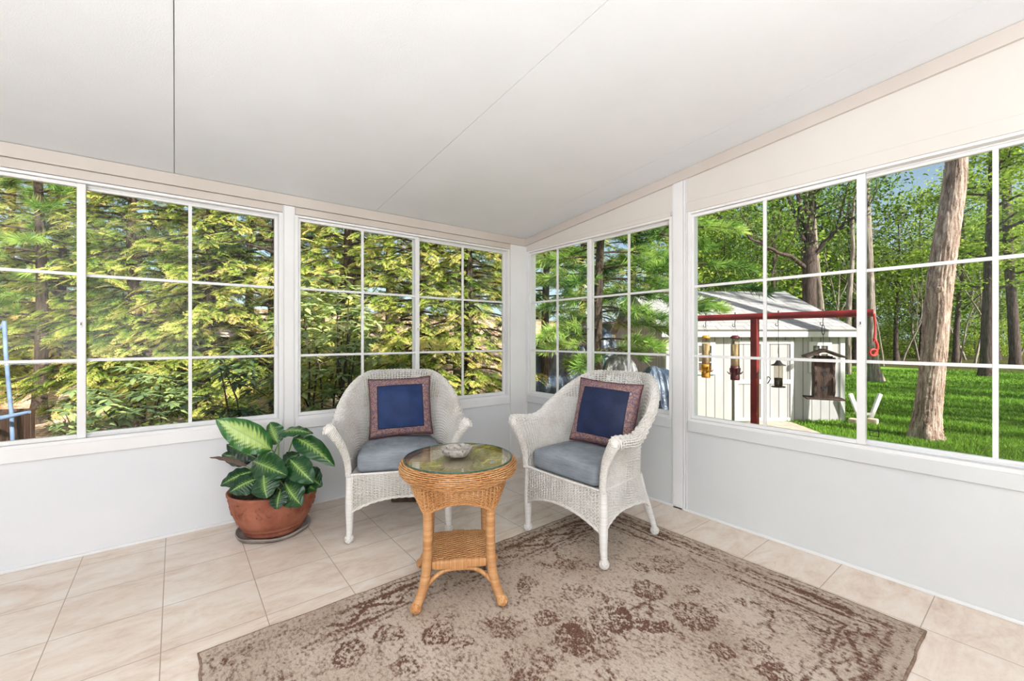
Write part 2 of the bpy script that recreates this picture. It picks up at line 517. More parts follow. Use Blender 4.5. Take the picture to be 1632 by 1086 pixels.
# ------------------------------------------------------------------ mesh builder
class MB:
    def __init__(self):
        self.V, self.Fq, self.Ft, self.T, self.n = [], [], [], [], 0
        self.cols = []

    def add(self, V, faces, tint=0.5, col=None):
        V = np.asarray(V, float).reshape(-1, 3)
        faces = np.asarray(faces, int)
        if faces.size:
            (self.Fq if faces.shape[1] == 4 else self.Ft).append(faces + self.n)
        self.V.append(V)
        self.T.append(np.broadcast_to(np.asarray(tint, float).reshape(-1) if np.ndim(tint) else np.array([tint]), (len(V),)) if np.ndim(tint) == 0 else np.asarray(tint, float).reshape(-1))
        if col is not None:
            self.cols.append(np.asarray(col, float).reshape(-1, 3))
        self.n += len(V)
        return self

    def box(self, lo, hi, mat3=None, org=None):
        lo, hi = np.minimum(lo, hi), np.maximum(lo, hi)
        x0, y0, z0 = lo
        x1, y1, z1 = hi
        V = np.array([[x0, y0, z0], [x1, y0, z0], [x1, y1, z0], [x0, y1, z0], [x0, y0, z1], [x1, y0, z1], [x1, y1, z1], [x0, y1, z1]], float)
        if mat3 is not None:
            V = V @ np.asarray(mat3).T
        if org is not None:
            V = V + np.asarray(org)
        return self.add(V, [[0, 3, 2, 1], [4, 5, 6, 7], [0, 1, 5, 4], [1, 2, 6, 5], [2, 3, 7, 6], [3, 0, 4, 7]])

    def bar(self, a, b, w, h, up=(0, 0, 1)):
        """rectangular bar from a to b"""
        a, b = np.asarray(a, float), np.asarray(b, float)
        d = b - a
        L = np.linalg.norm(d)
        d = d / L
        s = np.cross(d, up)
        if np.linalg.norm(s) < 1e-5:
            s = np.cross(d, (0, 1, 0))
        s /= np.linalg.norm(s)
        t = np.cross(s, d)
        R = np.stack([d, s, t], 1)
        return self.box((0, -w / 2, -h / 2), (L, w / 2, h / 2), R, a)

    def tube(self, P, r, sides=8, closed=False, caps=True, squash=1.0, tint=0.5):
        P = np.asarray(P, float)
        n = len(P)
        r = np.broadcast_to(np.asarray(r, float), (n,))
        T = np.roll(P, -1, 0) - np.roll(P, 1, 0) if closed else np.gradient(P, axis=0)
        T /= np.linalg.norm(T, axis=1)[:, None] + 1e-12
        N = np.zeros_like(P)
        a = np.array([0, 0, 1.0]) if abs(T[0, 2]) < 0.9 else np.array([1.0, 0, 0])
        N[0] = np.cross(np.cross(T[0], a), T[0])
        N[0] /= np.linalg.norm(N[0])
        for i in range(1, n):
            v = N[i - 1] - T[i] * np.dot(N[i - 1], T[i])
            N[i] = v / (np.linalg.norm(v) + 1e-12)
        B = np.cross(T, N)
        ang = np.linspace(0, 2 * PI, sides, endpoint=False)
        ring = P[:, None] + r[:, None, None] * (np.cos(ang)[None, :, None] * N[:, None] * squash + np.sin(ang)[None, :, None] * B[:, None])
        V = ring.reshape(-1, 3)
        m = n if closed else n - 1
        i = np.arange(m)[:, None]
        k = np.arange(sides)[None]
        i2 = (i + 1) % n
        k2 = (k + 1) % sides
        Fc = np.stack([i * sides + k, i * sides + k2, i2 * sides + k2, i2 * sides + k], -1).reshape(-1, 4)
        self.add(V, Fc, tint)
        if caps and not closed:
            for j, fl in ((0, 1), (n - 1, 0)):
                c = P[j][None]
                rg = ring[j]
                idx = np.arange(sides)
                tri = np.stack([np.full(sides, sides), idx, (idx + 1) % sides], -1)
                if fl:
                    tri = tri[:, ::-1]
                self.add(np.vstack([rg, c]), tri, tint)
        return self

    def lathe(self, prof, segs=48, org=(0, 0, 0)):
        prof = np.asarray(prof, float)
        n = len(prof)
        a = np.linspace(0, 2 * PI, segs, endpoint=False)
        V = np.stack([prof[:, None, 0] * np.cos(a), prof[:, None, 0] * np.sin(a), np.repeat(prof[:, 1:2], segs, 1)], -1).reshape(-1, 3) + np.asarray(org)
        return self.add(V, grid_faces(n, segs, False, True))

    def grid(self, V, n, m, cu=False, cv=False, tint=0.5, col=None):
        return self.add(np.asarray(V).reshape(-1, 3), grid_faces(n, m, cu, cv), tint, col)

    def rbox(self, half, r, org=(0, 0, 0), n=8, puff=0.0):
        """rounded box"""
        half = np.asarray(half, float)
        t = np.linspace(-1, 1, n + 1)
        # denser near the edges
        t = np.sign(t) * np.abs(t) ** 0.8
        A, Bg = np.meshgrid(t, t, indexing='ij')
        for ax in range(3):
            for sgn in (-1, 1):
                P = np.zeros((n + 1, n + 1, 3))
                P[..., ax] = sgn
                P[..., (ax + 1) % 3] = A
                P[..., (ax + 2) % 3] = Bg if sgn > 0 else -Bg
                P = P * half
                inner = np.clip(P, -(half - r), half - r)
                d = P - inner
                L = np.linalg.norm(d, axis=-1, keepdims=True)
                d = d / np.maximum(L, 1e-9)
                Q = inner + d * np.minimum(r, r)
                if puff:
                    s = Q[..., 0] / half[0]
                    u = Q[..., 1] / half[1]
                    Q[..., 2] += puff * np.clip(1 - s ** 2, 0, 1) * np.clip(1 - u ** 2, 0, 1) * np.clip(Q[..., 2] / half[2], 0, 1)
                self.add(Q.reshape(-1, 3) + np.asarray(org), grid_faces(n + 1, n + 1))
        return self

    def build(self, name, mat, parent=None, smooth=False, bevel=0.0, tint=False, weld=False):
        V = np.vstack(self.V) if self.V else np.zeros((0, 3))
        q = np.vstack(self.Fq) if self.Fq else np.zeros((0, 4), int)
        t = np.vstack(self.Ft) if self.Ft else np.zeros((0, 3), int)
        me = bpy.data.meshes.new(name)
        me.vertices.add(len(V))
        me.vertices.foreach_set('co', V.astype(np.float32).ravel())
        nl = q.size + t.size
        me.loops.add(nl)
        me.loops.foreach_set('vertex_index', np.concatenate([q.ravel(), t.ravel()]).astype(np.int32))
        starts = np.concatenate([np.arange(len(q)) * 4, q.size + np.arange(len(t)) * 3]).astype(np.int32)
        me.polygons.add(len(starts))
        me.polygons.foreach_set('loop_start', starts)
        me.update(calc_edges=True)
        me.validate()
        me.polygons.foreach_set('use_smooth', np.full(len(me.polygons), bool(smooth)))
        if tint:
            at_ = me.attributes.new(tint if isinstance(tint, str) else 'tint', 'FLOAT', 'POINT')
            at_.data.foreach_set('value', np.concatenate(self.T).astype(np.float32))
        if self.cols:
            c = np.vstack(self.cols)
            ca = me.attributes.new('Col', 'FLOAT_COLOR', 'POINT')
            ca.data.foreach_set('color', np.hstack([c, np.ones((len(c), 1))]).astype(np.float32).ravel())
        if weld:
            import bmesh
            bm = bmesh.new()
            bm.from_mesh(me)
            bmesh.ops.remove_doubles(bm, verts=bm.verts, dist=1e-5)
            bm.to_mesh(me)
            bm.free()
        me.materials.append(mat)
        o = bpy.data.objects.new(name, me)
        COL.objects.link(o)
        if parent is not None:
            o.parent = parent
        if bevel:
            b = o.modifiers.new('bevel', 'BEVEL')
            b.width = bevel
            b.segments = 2
            b.limit_method = 'ANGLE'
        return o


def grid_faces(n, m, cu=False, cv=False):
    i = np.arange(n if cu else n - 1)[:, None]
    k = np.arange(m if cv else m - 1)[None]
    i2 = (i + 1) % n
    k2 = (k + 1) % m
    return np.stack([i * m + k, i2 * m + k, i2 * m + k2, i * m + k2], -1).reshape(-1, 4)


def strands(mb, P, Nn, rN, rB, sides=4, closed=False):
    """P (R,n,3) rows of strand centre lines with surface normals Nn; rN,rB radii"""
    R, n, _ = P.shape
    if closed:
        T = np.roll(P, -1, 1) - np.roll(P, 1, 1)
    else:
        T = np.gradient(P, axis=1)
    T = T / (np.linalg.norm(T, axis=-1, keepdims=True) + 1e-12)
    B = np.cross(T, Nn)
    B = B / (np.linalg.norm(B, axis=-1, keepdims=True) + 1e-12)
    N2 = np.cross(B, T)
    ang = np.linspace(0, 2 * PI, sides, endpoint=False) + PI / 4
    rN = np.broadcast_to(rN, (R, n))[..., None]
    rB = np.broadcast_to(rB, (R, n))[..., None]
    rings = np.stack([P + math.cos(a) * rN * N2 * 1.2 + math.sin(a) * rB * B * 1.2 for a in ang], 2)
    V = rings.reshape(-1, 3)
    m = n if closed else n - 1
    r_ = np.arange(R)[:, None, None] * n * sides
    i = np.arange(m)[None, :, None]
    k = np.arange(sides)[None, None]
    i2 = (i + 1) % n
    k2 = (k + 1) % sides
    Fc = np.stack([r_ + i * sides + k, r_ + i * sides + k2, r_ + i2 * sides + k2, r_ + i2 * sides + k], -1).reshape(-1, 4)
    mb.add(V, Fc)


def weave(mb, S, rows, stakes, v0=0.0, v1=1.0, closed=False, amp=0.0022, rw=0.0023, rs=0.0035, fill=0.5, sides=4, sub=2):
    """woven wicker over S(u,v), u in [0,1] along strands, v up.  S must broadcast."""
    n = stakes * sub + (0 if closed else 1)
    u = np.arange(n) / (stakes * sub)
    v = v0 + (np.arange(rows) + 0.5) / rows * (v1 - v0)
    U, Vv = np.meshgrid(u, v, indexing='xy')
    e = 1e-3
    P = S(U, Vv)
    du = S(np.clip(U + e, 0, 1) if not closed else U + e, Vv) - S(np.clip(U - e, 0, 1) if not closed else U - e, Vv)
    dv = S(U, Vv + e) - S(U, Vv - e)
    Nn = np.cross(du, dv)
    Nn /= np.linalg.norm(Nn, axis=-1, keepdims=True) + 1e-12
    ph = np.cos(PI * (np.arange(n)[None] / sub + np.arange(rows)[:, None]))
    pitch = np.linalg.norm(dv, axis=-1) / (2 * e) * (v1 - v0) / rows
    strands(mb, P + Nn * (amp * ph)[..., None], Nn, rw, pitch * fill, sides, closed)
    # stakes
    us = (np.arange(stakes + (0 if closed else 1))) / stakes
    vs = np.linspace(v0, v1, max(6, rows // 3))
    U2, V2 = np.meshgrid(us, vs, indexing='ij')
    P2 = S(U2, V2)
    du2 = S(np.clip(U2 + e, 0, 1) if not closed else U2 + e, V2) - S(np.clip(U2 - e, 0, 1) if not closed else U2 - e, V2)
    dv2 = S(U2, V2 + e) - S(U2, V2 - e)
    N3 = np.cross(du2, dv2)
    N3 /= np.linalg.norm(N3, axis=-1, keepdims=True) + 1e-12
    strands(mb, P2, N3, rs, rs, sides, False)


# ------------------------------------------------------------------ object helpers
def tag(o, label=None, cat=None, group=None, kind=None):
    if label:
        o['label'] = label
    if cat:
        o['category'] = cat
    if group:
        o['group'] = group
    if kind:
        o['kind'] = kind
    return o


def empty(name, loc=(0, 0, 0), rz=0.0):
    o = bpy.data.objects.new(name, None)
    o.empty_display_size = 0.1
    o.location = loc
    o.rotation_euler = (0, 0, rz)
    COL.objects.link(o)
    return o


def struct(o):
    o['kind'] = 'structure'
    return o


def copy_tree(o, parent=None):
    kids = list(o.children)
    c = o.copy()
    COL.objects.link(c)
    if parent is not None:
        c.parent = parent
    for ch in kids:
        copy_tree(ch, c)
    return c


def relabel(o, label, group=None):
    o['label'] = label
    if group:
        o['group'] = group
    elif 'group' in o:
        del o['group']


# ================================================================== ROOM SHELL
SL = 0.1008
HC = 2.195
XW, YS = -5.2, -5.2      # far-side walls behind the camera

mb = MB().box((XW - 0.1, YS - 0.1, -0.08), (0.1, 0.1, 0.0))
struct(mb.build('floor', M['tile']))


def ceil_z(y):
    return HC - SL * y


def slab(mb, x0, x1, y0, y1, t0, t1):
    V = [[x0, y0, ceil_z(y0) + t0], [x1, y0, ceil_z(y0) + t0], [x1, y1, ceil_z(y1) + t0], [x0, y1, ceil_z(y1) + t0],
         [x0, y0, ceil_z(y0) + t1], [x1, y0, ceil_z(y0) + t1], [x1, y1, ceil_z(y1) + t1], [x0, y1, ceil_z(y1) + t1]]
    mb.add(V, [[0, 3, 2, 1], [4, 5, 6, 7], [0, 1, 5, 4], [1, 2, 6, 5], [2, 3, 7, 6], [3, 0, 4, 7]])


mb = MB()
seams = [XW - 0.1, -4.023, -2.785, -1.547, -0.305, 0.1]
for a, b in zip(seams[:-1], seams[1:]):
    slab(mb, a + 0.0015, b - 0.0015, YS - 0.1, 0.1, 0, 0.03)
ce = struct(mb.build('ceiling', M['ceiling']))
mb = MB()
slab(mb, XW - 0.2, 0.22, YS - 0.2, 0.30, 0.031, 0.16)
struct(mb.build('roof', M['roof_felt']))

# windows (wall coordinate, left to right as seen from inside)
W_LEFT = [(-4.13, -2.197, -3.189), (-2.12, -0.203, -1.180)]
W_RIGHT = [(0.030, 1.625, 0.832), (1.743, 3.640, 2.688)]
Z_SILL, Z_HEAD = 0.625, 2.075


def ML(w, q, z):
    return np.array([w, q, z])


def MR(w, q, z):
    return np.array([q, -w, z])


def wall(name, Mf, wins, lo, hi, gable, mat='wall'):
    mb = MB()
    mb.box(Mf(lo, 0, -0.6), Mf(hi, 0.1, Z_SILL))
    xs = [lo] + [x for a, b, _ in wins for x in (a, b)] + [hi]
    for i in range(0, len(xs), 2):
        mb.box(Mf(xs[i], 0, Z_SILL), Mf(xs[i + 1], 0.1, Z_HEAD))
    if not gable:
        mb.box(Mf(lo, 0, Z_HEAD), Mf(hi, 0.1, HC))
    else:
        P = [(lo, Z_HEAD), (hi, Z_HEAD), (hi, ceil_z(-hi)), (lo, ceil_z(-lo))]
        V = [Mf(w, 0, z) for w, z in P] + [Mf(w, 0.1, z) for w, z in P]
        mb.add(V, [[0, 1, 2, 3], [4, 7, 6, 5], [0, 4, 5, 1], [1, 5, 6, 2], [2, 6, 7, 3], [3, 7, 4, 0]])
    return struct(mb.build(name, M[mat]))


wall('wall_left', ML, W_LEFT, XW, 0.1, False)
wall('wall_right', MR, W_RIGHT, 0.0, 5.2, True, 'wall_shaded')
# upper gable face sheet on the right wall
mb = MB()
for lo, hi, zb in ((0.0, 1.632, 2.10), (1.742, 5.2, 2.135)):
    P = [(lo, zb), (hi, zb), (hi, ceil_z(-hi) - 0.07), (lo, max(zb + 0.001, ceil_z(-lo) - 0.07))]
    V = [MR(w, -0.004, z) for w, z in P] + [MR(w, 0.0, z) for w, z in P]
    mb.add(V, [[0, 1, 2, 3], [4, 7, 6, 5], [0, 4, 5, 1], [1, 5, 6, 2], [2, 6, 7, 3], [3, 7, 4, 0]])
struct(mb.build('trim_1', M['gable']))
# walls behind the camera
mb = MB().box((XW - 0.1, YS, -0.6), (XW, 0.0, 2.75))
struct(mb.build('wall_west', M['wall']))
mb = MB().box((XW, YS - 0.1, -0.6), (0.1, YS, 2.75))
struct(mb.build('wall_back', M['wall']))

# the house behind the sunroom: unseen block, added to keep sun off right windows
mb = MB().box((-9.0, -9.5, -0.6), (1.7, -5.4, 4.2))
struct(mb.build('wall_house', M['wall']))

# header trims, posts, sills, skirting
mb = MB()
mb.box((XW, -0.022, 2.122), (0, 0, HC - 0.001))
for a_, b_, m_ in W_LEFT:
    mb.box((a_ + 0.001, -0.012, 2.070), (b_ - 0.001, 0, 2.119))
struct(mb.build('trim_2', M['header'], bevel=0.003))
mb = MB()
V = []
for q in (-0.022, 0.0):
    for w, dz in ((0.0, -0.072), (5.2, -0.072), (5.2, -0.001), (0.0, -0.001)):
        V.append(MR(w, q, ceil_z(-w) + dz))
mb.add(V, [[0, 1, 2, 3], [4, 7, 6, 5], [0, 4, 5, 1], [1, 5, 6, 2], [2, 6, 7, 3], [3, 7, 4, 0]])
struct(mb.build('trim_3', M['header'], bevel=0.003))
mb = MB()
mb.box(MR(0.03, -0.012, 2.066), MR(1.618, 0, 2.100))
mb.box(MR(1.742, -0.014, 2.066), MR(5.0, 0, 2.135))
struct(mb.build('trim_4', M['gable'], bevel=0.003))
mb = MB()
mb.box((-2.190, -0.012, 0.0), (-2.129, 0, 2.121))
mb.box((-2.197, -0.007, 0.0), (-2.191, 0, 2.121))
mb.box((-2.128, -0.007, 0.0), (-2.120, 0, 2.121))
struct(mb.build('trim_5', M['trim'], bevel=0.002))
mb = MB()
mb.box((-0.200, -0.012, 0.0), (0, 0, 2.121))
mb.box((-0.006, -0.03, 0.0), (0, -0.012, 2.121))
struct(mb.build('trim_6', M['trim'], bevel=0.002))
mb = MB()
mb.box(MR(1.640, -0.012, 0.0), MR(1.713, 0, 2.30))
mb.box(MR(1.630, -0.008, 0.0), MR(1.638, 0, 2.30))
mb.box(MR(1.716, -0.010, 0.0), MR(1.731, 0, 2.30))
mb.box(MR(1.734, -0.008, 0.0), MR(1.741, 0, 2.30))
struct(mb.build('trim_7', M['trim'], bevel=0.002))
k = 8
for Mf, wins in ((ML, W_LEFT), (MR, W_RIGHT)):
    for a, b, m in wins:
        mb = MB()
        mb.box(Mf(a + 0.002, -0.013, 0.558), Mf(b - 0.002, 0, 0.628))
        struct(mb.build('trim_%d' % k, M['trim'] if Mf is ML else M['wall_shaded'], bevel=0.004))  # right sills share the tone darkened for weaker light
        k += 1
mb = MB().box((XW, -0.012, 0), (-0.2, 0, 0.016))
struct(mb.build('baseboard_left', M['trim'], bevel=0.003))
mb = MB().box(MR(0.0, -0.012, 0), MR(5.2, 0, 0.016))
struct(mb.build('baseboard_right', M['trim'], bevel=0.003))


def window(idx, Mf, a, b, m, sticker=False):
    root = struct(empty('window_%d' % idx, Mf((a + b) / 2, 0.05, Z_SILL)))
    org = np.array(root.location)

    def B(mb, lo, hi):
        mb.box(Mf(*lo) - org, Mf(*hi) - org)
    # outer frame
    f = MB()
    B(f, (a, -0.006, Z_SILL), (a + 0.022, 0.095, 2.068))
    B(f, (b - 0.022, -0.006, Z_SILL), (b, 0.095, 2.068))
    B(f, (a + 0.022, -0.006, Z_SILL), (b - 0.022, 0.095, 0.647))
    B(f, (a + 0.022, -0.006, 2.052), (b - 0.022, 0.095, 2.068))
    B(f, (a + 0.022, 0.036, 0.647), (b - 0.022, 0.042, 0.655))
    B(f, (a + 0.022, 0.036, 2.044), (b - 0.022, 0.042, 2.052))
    f.build('frame', M['trim'], root, bevel=0.002)
    for name, w0, w1, q0, q1, sl, sr in (('sash', a + 0.022, m + 0.020, 0.008, 0.032, 0.018, 0.036), ('sash', m - 0.020, b - 0.022, 0.046, 0.070, 0.034, 0.020)):
        s = MB()
        z0, z1 = 0.648, 2.050
        B(s, (w0, q0, z0), (w0 + sl, q1, z1))
        B(s, (w1 - sr, q0, z0), (w1, q1, z1))
        B(s, (w0 + sl, q0, z0), (w1 - sr, q1, z0 + 0.022))
        B(s, (w0 + sl, q0, z1 - 0.020), (w1 - sr, q1, z1))
        so = s.build(name, M['trim'], root, bevel=0.002)
        g0, g1 = w0 + sl, w1 - sr
        qm = (q0 + q1) / 2
        p = MB()
        B(p, (g0 - 0.004, qm - 0.0015, z0 + 0.018), (g1 + 0.004, qm + 0.0015, z1 - 0.016))
        p.build('pane', M['glass'], so)
        mu = MB()
        gm = (g0 + g1) / 2
        B(mu, (gm - 0.0095, qm - 0.007, z0 + 0.02), (gm + 0.0095, qm + 0.007, z1 - 0.018))
        for z in (1.076, 1.552):
            B(mu, (g0, qm - 0.006, z - 0.0085), (g1, qm + 0.006, z + 0.0085))
        mu.build('muntin', M['trim'], so, bevel=0.002)
        if q0 > 0.03:
            h = MB()
            zc = 1.22
            P = [Mf(w1 - 0.006, q0 - 0.001, zc - 0.07) - org, Mf(w1 - 0.006, q0 - 0.02, zc - 0.05) - org, Mf(w1 - 0.006, q0 - 0.022, zc) - org,
                 Mf(w1 - 0.006, q0 - 0.02, zc + 0.05) - org, Mf(w1 - 0.006, q0 - 0.001, zc + 0.07) - org]
            h.tube(P, 0.006, 8)
            h.build('pull_handle', M['trim'], so, True)
            if sticker:
                st = MB()
                u0, u1, s0, s1 = g0 + 0.012, g0 + 0.052, 0.690, 0.722
                for lo, hi in (((u0, s0), (u1, s0 + 0.004)), ((u0, s1 - 0.004), (u1, s1)), ((u0, s0), (u0 + 0.004, s1)), ((u1 - 0.004, s0), (u1, s1))):
                    B(st, (lo[0], qm - 0.003, lo[1]), (hi[0], qm - 0.0016, hi[1]))
                st.build('corner_sticker', M['sticker'], so)
        else:
            h = MB()
            B(h, (w1 - 0.024, q0 - 0.006, 1.26), (w1 - 0.012, q0, 1.29))
            h.build('latch', M['trim'], so, bevel=0.002)
            h = MB()
            B(h, (w1 - 0.020, q0 - 0.008, 1.270), (w1 - 0.016, q0 - 0.006, 1.284))
            h.build('latch_slot', M['latch'], so)


window(1, ML, *W_LEFT[0])
window(2, ML, *W_LEFT[1])
window(3, MR, *W_RIGHT[0])
window(4, MR, *W_RIGHT[1], sticker=True)

# ================================================================== RUG
RX0, RX1, RY0, RY1, RT_ = -2.71, -0.385, -2.985, -1.305, 0.009


def make_rug():
    W, D = RX1 - RX0, RY1 - RY0
    nx, ny = 420, 300
    x = np.linspace(0, W, nx)
    y = np.linspace(0, D, ny)
    X, Y = np.meshgrid(x, y, indexing='ij')
    e = np.minimum(np.minimum(X, W - X), np.minimum(Y, D - Y))
    X0, Y0 = X, Y
    rr0 = np.random.default_rng(21)
    wx, wy = np.zeros_like(X), np.zeros_like(X)
    for k in range(10):
        fx, fy = rr0.normal(0, 38, 2)
        wx = wx + 0.0032 * np.sin(fx * X0 + fy * Y0 + rr0.uniform(0, 6))
        fx, fy = rr0.normal(0, 38, 2)
        wy = wy + 0.0032 * np.sin(fx * X0 + fy * Y0 + rr0.uniform(0, 6))
    X, Y = X0 + wx, Y0 + wy
    e = e + 0.5 * (wx + wy)
    m = np.zeros_like(X)

    def band(c, w, s):
        return s * np.exp(-((e - c) / w) ** 2)
    m += band(0.035, 0.006, 0.55) + band(0.085, 0.016, 0.95) + band(0.215, 0.010, 0.85) + band(0.245, 0.006, 0.6)
    # scrolling border
    L = np.where(e == np.minimum(X, W - X), Y, X)
    inb = ((e > 0.10) & (e < 0.205))
    wv = np.abs((e - 0.152) - 0.03 * np.sin(L * 2 * PI / 0.22))
    m += inb * (0.85 * np.exp(-(wv / 0.011) ** 2) + 0.55 * (np.sin(L * 2 * PI / 0.11) * np.sin(e * 2 * PI / 0.05) > 0.35))
    field = e > 0.25

    def flower(cx, cy, r, pet, s=1.0, rot=0.0, asp=1.0):
        dx, dy = (X - cx), (Y - cy) * asp
        rr = np.hypot(dx, dy) / r
        th = np.arctan2(dy, dx) + rot
        out = 0.80 + 0.07 * np.cos(pet * th)
        ring = np.exp(-((rr - out) / 0.09) ** 2)
        core = np.exp(-((rr - 0.30) / 0.10) ** 2) * (0.6 + 0.4 * np.cos(pet * th))
        pe = (np.cos(pet * th + 1.5) > 0.3) * (rr > 0.38) * (rr < out) * 0.65
        dots = 0.8 * (np.sin(dx * 330) * np.sin(dy * 330) > 0.1) * (rr < 0.95)
        return s * (ring * 0.7 + core * 0.8 + pe * 0.8 + dots * 0.75) * (rr < 1.2)
    px = [(1106, 983, .105, 10), (1035, 941, .085, 8), (1101, 941, .045, 6), (1150, 1039, .05, 7), (945, 1027, .10, 9), (914, 1020, .09, 9),
          (843, 1058, .10, 9), (972, 985, .10, 8), (870, 985, .06, 7), (800, 1000, .07, 8), (1020, 905, .05, 6), (1060, 1000, .04, 6),
          (1205, 1030, .05, 7), (700, 1010, .07, 8), (620, 1010, .06, 7), (560, 1040, .07, 8), (900, 900, .06, 7), (840, 930, .06, 7), (1240, 1075, .06, 7), (1080, 900, .05, 6)]
    for u, v, r, pet in px:
        p = on_z(u, v, 0.009)
        m += field * flower(p[0] - RX0, p[1] - RY0, r, pet, 0.95, random.random() * 6)
    r2 = np.random.default_rng(3)
    for _ in range(46):
        m += field * flower(r2.uniform(.28, W - .28), r2.uniform(.28, D - .28), r2.uniform(.025, .055), r2.integers(5, 8), 0.6, r2.uniform(0, 6))
    for _ in range(26):   # vines
        cx, cy, r, a0 = r2.uniform(.3, W - .3), r2.uniform(.3, D - .3), r2.uniform(.08, .2), r2.uniform(-PI, PI)
        rr = np.hypot(X - cx, Y - cy)
        th = (np.arctan2(Y - cy, X - cx) - a0) % (2 * PI)
        m += field * (th < 2.4) * 0.55 * np.exp(-((rr - r * (1 + 0.12 * np.sin(th * 5))) / 0.006) ** 2)
    blot = np.zeros_like(X)
    for k in range(14):
        fx, fy = rr0.normal(0, 11, 2)
        blot = blot + np.sin(fx * X0 + fy * Y0 + rr0.uniform(0, 6))
    m = np.clip(m, 0, 1.1) * np.clip(0.86 + 0.08 * blot, 0.4, 1.1) + 0.16 * np.clip(blot * .4, 0, 1)
    m = m * rr0.uniform(0.55, 1.35, m.shape) + 0.12 * rr0.uniform(0, 1, m.shape)
    X, Y = X0, Y0
    Z = 0.009 + 0.0004 * rng.standard_normal(X.shape)
    V = np.stack([X + RX0, Y + RY0, Z], -1)
    top = MB().grid(V, nx, ny, tint=m.ravel())
    # sides
    B = np.array([[RX0, RY0], [RX1, RY0], [RX1, RY1], [RX0, RY1]])
    root = top.build('area_rug', M['rug'], None, False, tint='motif')
    tag(root, 'worn beige and brown floral area rug lying on the tile floor', 'rug')
    ed = MB()
    P = []
    for i in range(4):
        a, b = B[i], B[(i + 1) % 4]
        for t in np.linspace(0, 1, 40, endpoint=False):
            p = a + (b - a) * t
            P.append([p[0], p[1], 0.0056])
    P = np.array(P)
    P[:, :2] += 0.002 * rng.standard_normal((len(P), 2))
    ed.tube(P, 0.0055, 6, True)
    ed.build('bound_edge', M['rug_edge'], root, True)


make_rug()


# ================================================================== WICKER CHAIR
def sstep(t):
    t = np.clip(t, 0, 1)
    return t * t * (3 - 2 * t)


A_, YB, YM, YF = 0.268, -0.50, -0.22, 0.02


def plan(s, n=2.0):
    """s in [-1,1] from left front round the back to right front; returns x,y (y forward)"""
    a = np.abs(s)
    sg = np.sign(s)
    ph = np.clip(a / 0.65, 0, 1) * PI / 2
    c = np.cos(ph) ** (2 / n)
    sn = np.sin(ph) ** (2 / n)
    x = A_ * sn
    y = YM - (YM - YB) * c
    st = np.clip((a - 0.65) / 0.35, 0, 1)
    x = np.where(a > 0.65, A_ + st * 0.024, x)
    y = np.where(a > 0.65, YM + st * (YF - YM), y)
    return sg * x, y


def plan_n(s):
    e = 0.01
    x0, y0 = plan(np.clip(s - e, -1, 1))
    x1, y1 = plan(np.clip(s + e, -1, 1))
    tx, ty = x1 - x0, y1 - y0
    L = np.hypot(tx, ty) + 1e-12
    nx, ny = ty / L, -tx / L       # to the outside (s grows to the right round the back)
    cx, cy = plan(s)
    flip = np.where(nx * cx + ny * (cy + 0.2) < 0, -1, 1)
    return nx * flip, ny * flip


def h_top(s):
    a = np.abs(s)
    return 0.655 + 0.290 * (1 - sstep((a - 0.20) / 0.62)) + 0.012 * sstep((a - 0.85) / 0.15)


def shell(U, V):
    s = U * 2 - 1
    nn = 2.0 + 0.6 * (1 - sstep(V * 1.6))
    x, y = plan(s, nn)
    nx, ny = plan_n(s)
    a = np.abs(s)
    v = np.clip(V, 0, 1)
    arm = sstep((a - 0.45) / 0.4)
    flare = (0.085 * (1 - arm) + 0.062 * arm) * v ** (1.5 + arm * 0.6)
    fwd = 0.035 * sstep((a - 0.85) / 0.15) * v ** 2
    z = 0.395 + v * (h_top(s) - 0.395)
    w = np.clip((V - 1) / 0.25, 0, 1)
    rho = 0.022 + 0.015 * arm
    th = w * math.radians(205)
    off = flare + rho * (1 - np.cos(th))
    z = z + rho * np.sin(th)
    z = z + np.minimum(0, V) * 0.3
    return np.stack([x + nx * off, y + ny * off + fwd, z], -1)


# skirt: closed loop, u in [0,1): front edge then round the back
def skirt_plan(u, n):
    u = u % 1.0
    fr = 0.26
    s = 1 - 2 * (u - fr) / (1 - fr)          # right front -> left front round back
    xb, yb = plan(np.clip(s, -1, 1), n)
    t = u / fr
    xf = -0.292 + 0.584 * t
    yf = np.full_like(u, YF) + 0.012 * np.sin(PI * np.clip(t, 0, 1))
    return np.where(u < fr, xf, xb), np.where(u < fr, yf, yb)


CORN = [0.0, 0.26, 0.26 + 0.74 * (1 - 0.36) / 2, 0.26 + 0.74 * (1 + 0.36) / 2, 1.0]


def skirt_zb(u):
    u = u % 1.0
    z = np.zeros_like(u)
    for a, b in zip(CORN[:-1], CORN[1:]):
        s = np.clip((u - (a + b) / 2) / ((b - a) / 2), -1, 1)
        z = np.where((u >= a) & (u < b), 0.178 + 0.078 * (1 - np.abs(s) ** 2.2), z)
    return z


def skirt(U, V):
    x0, y0 = skirt_plan(U, 2.6)
    x1, y1 = skirt_plan(U, 3.4)
    t = np.clip(1 - V, 0, 1)
    x = x0 + (x1 - x0) * sstep(t)
    y = y0 + (y1 - y0) * sstep(t)
    k = 0.06 * t ** 1.6
    back = sstep((-y - 0.15) / 0.3)
    x = x * (1 + k * 0.6 * back)
    y = y - 0.05 * t ** 1.5 * back
    zb = skirt_zb(U)
    return np.stack([x, y, zb + V * (0.405 - zb)], -1)


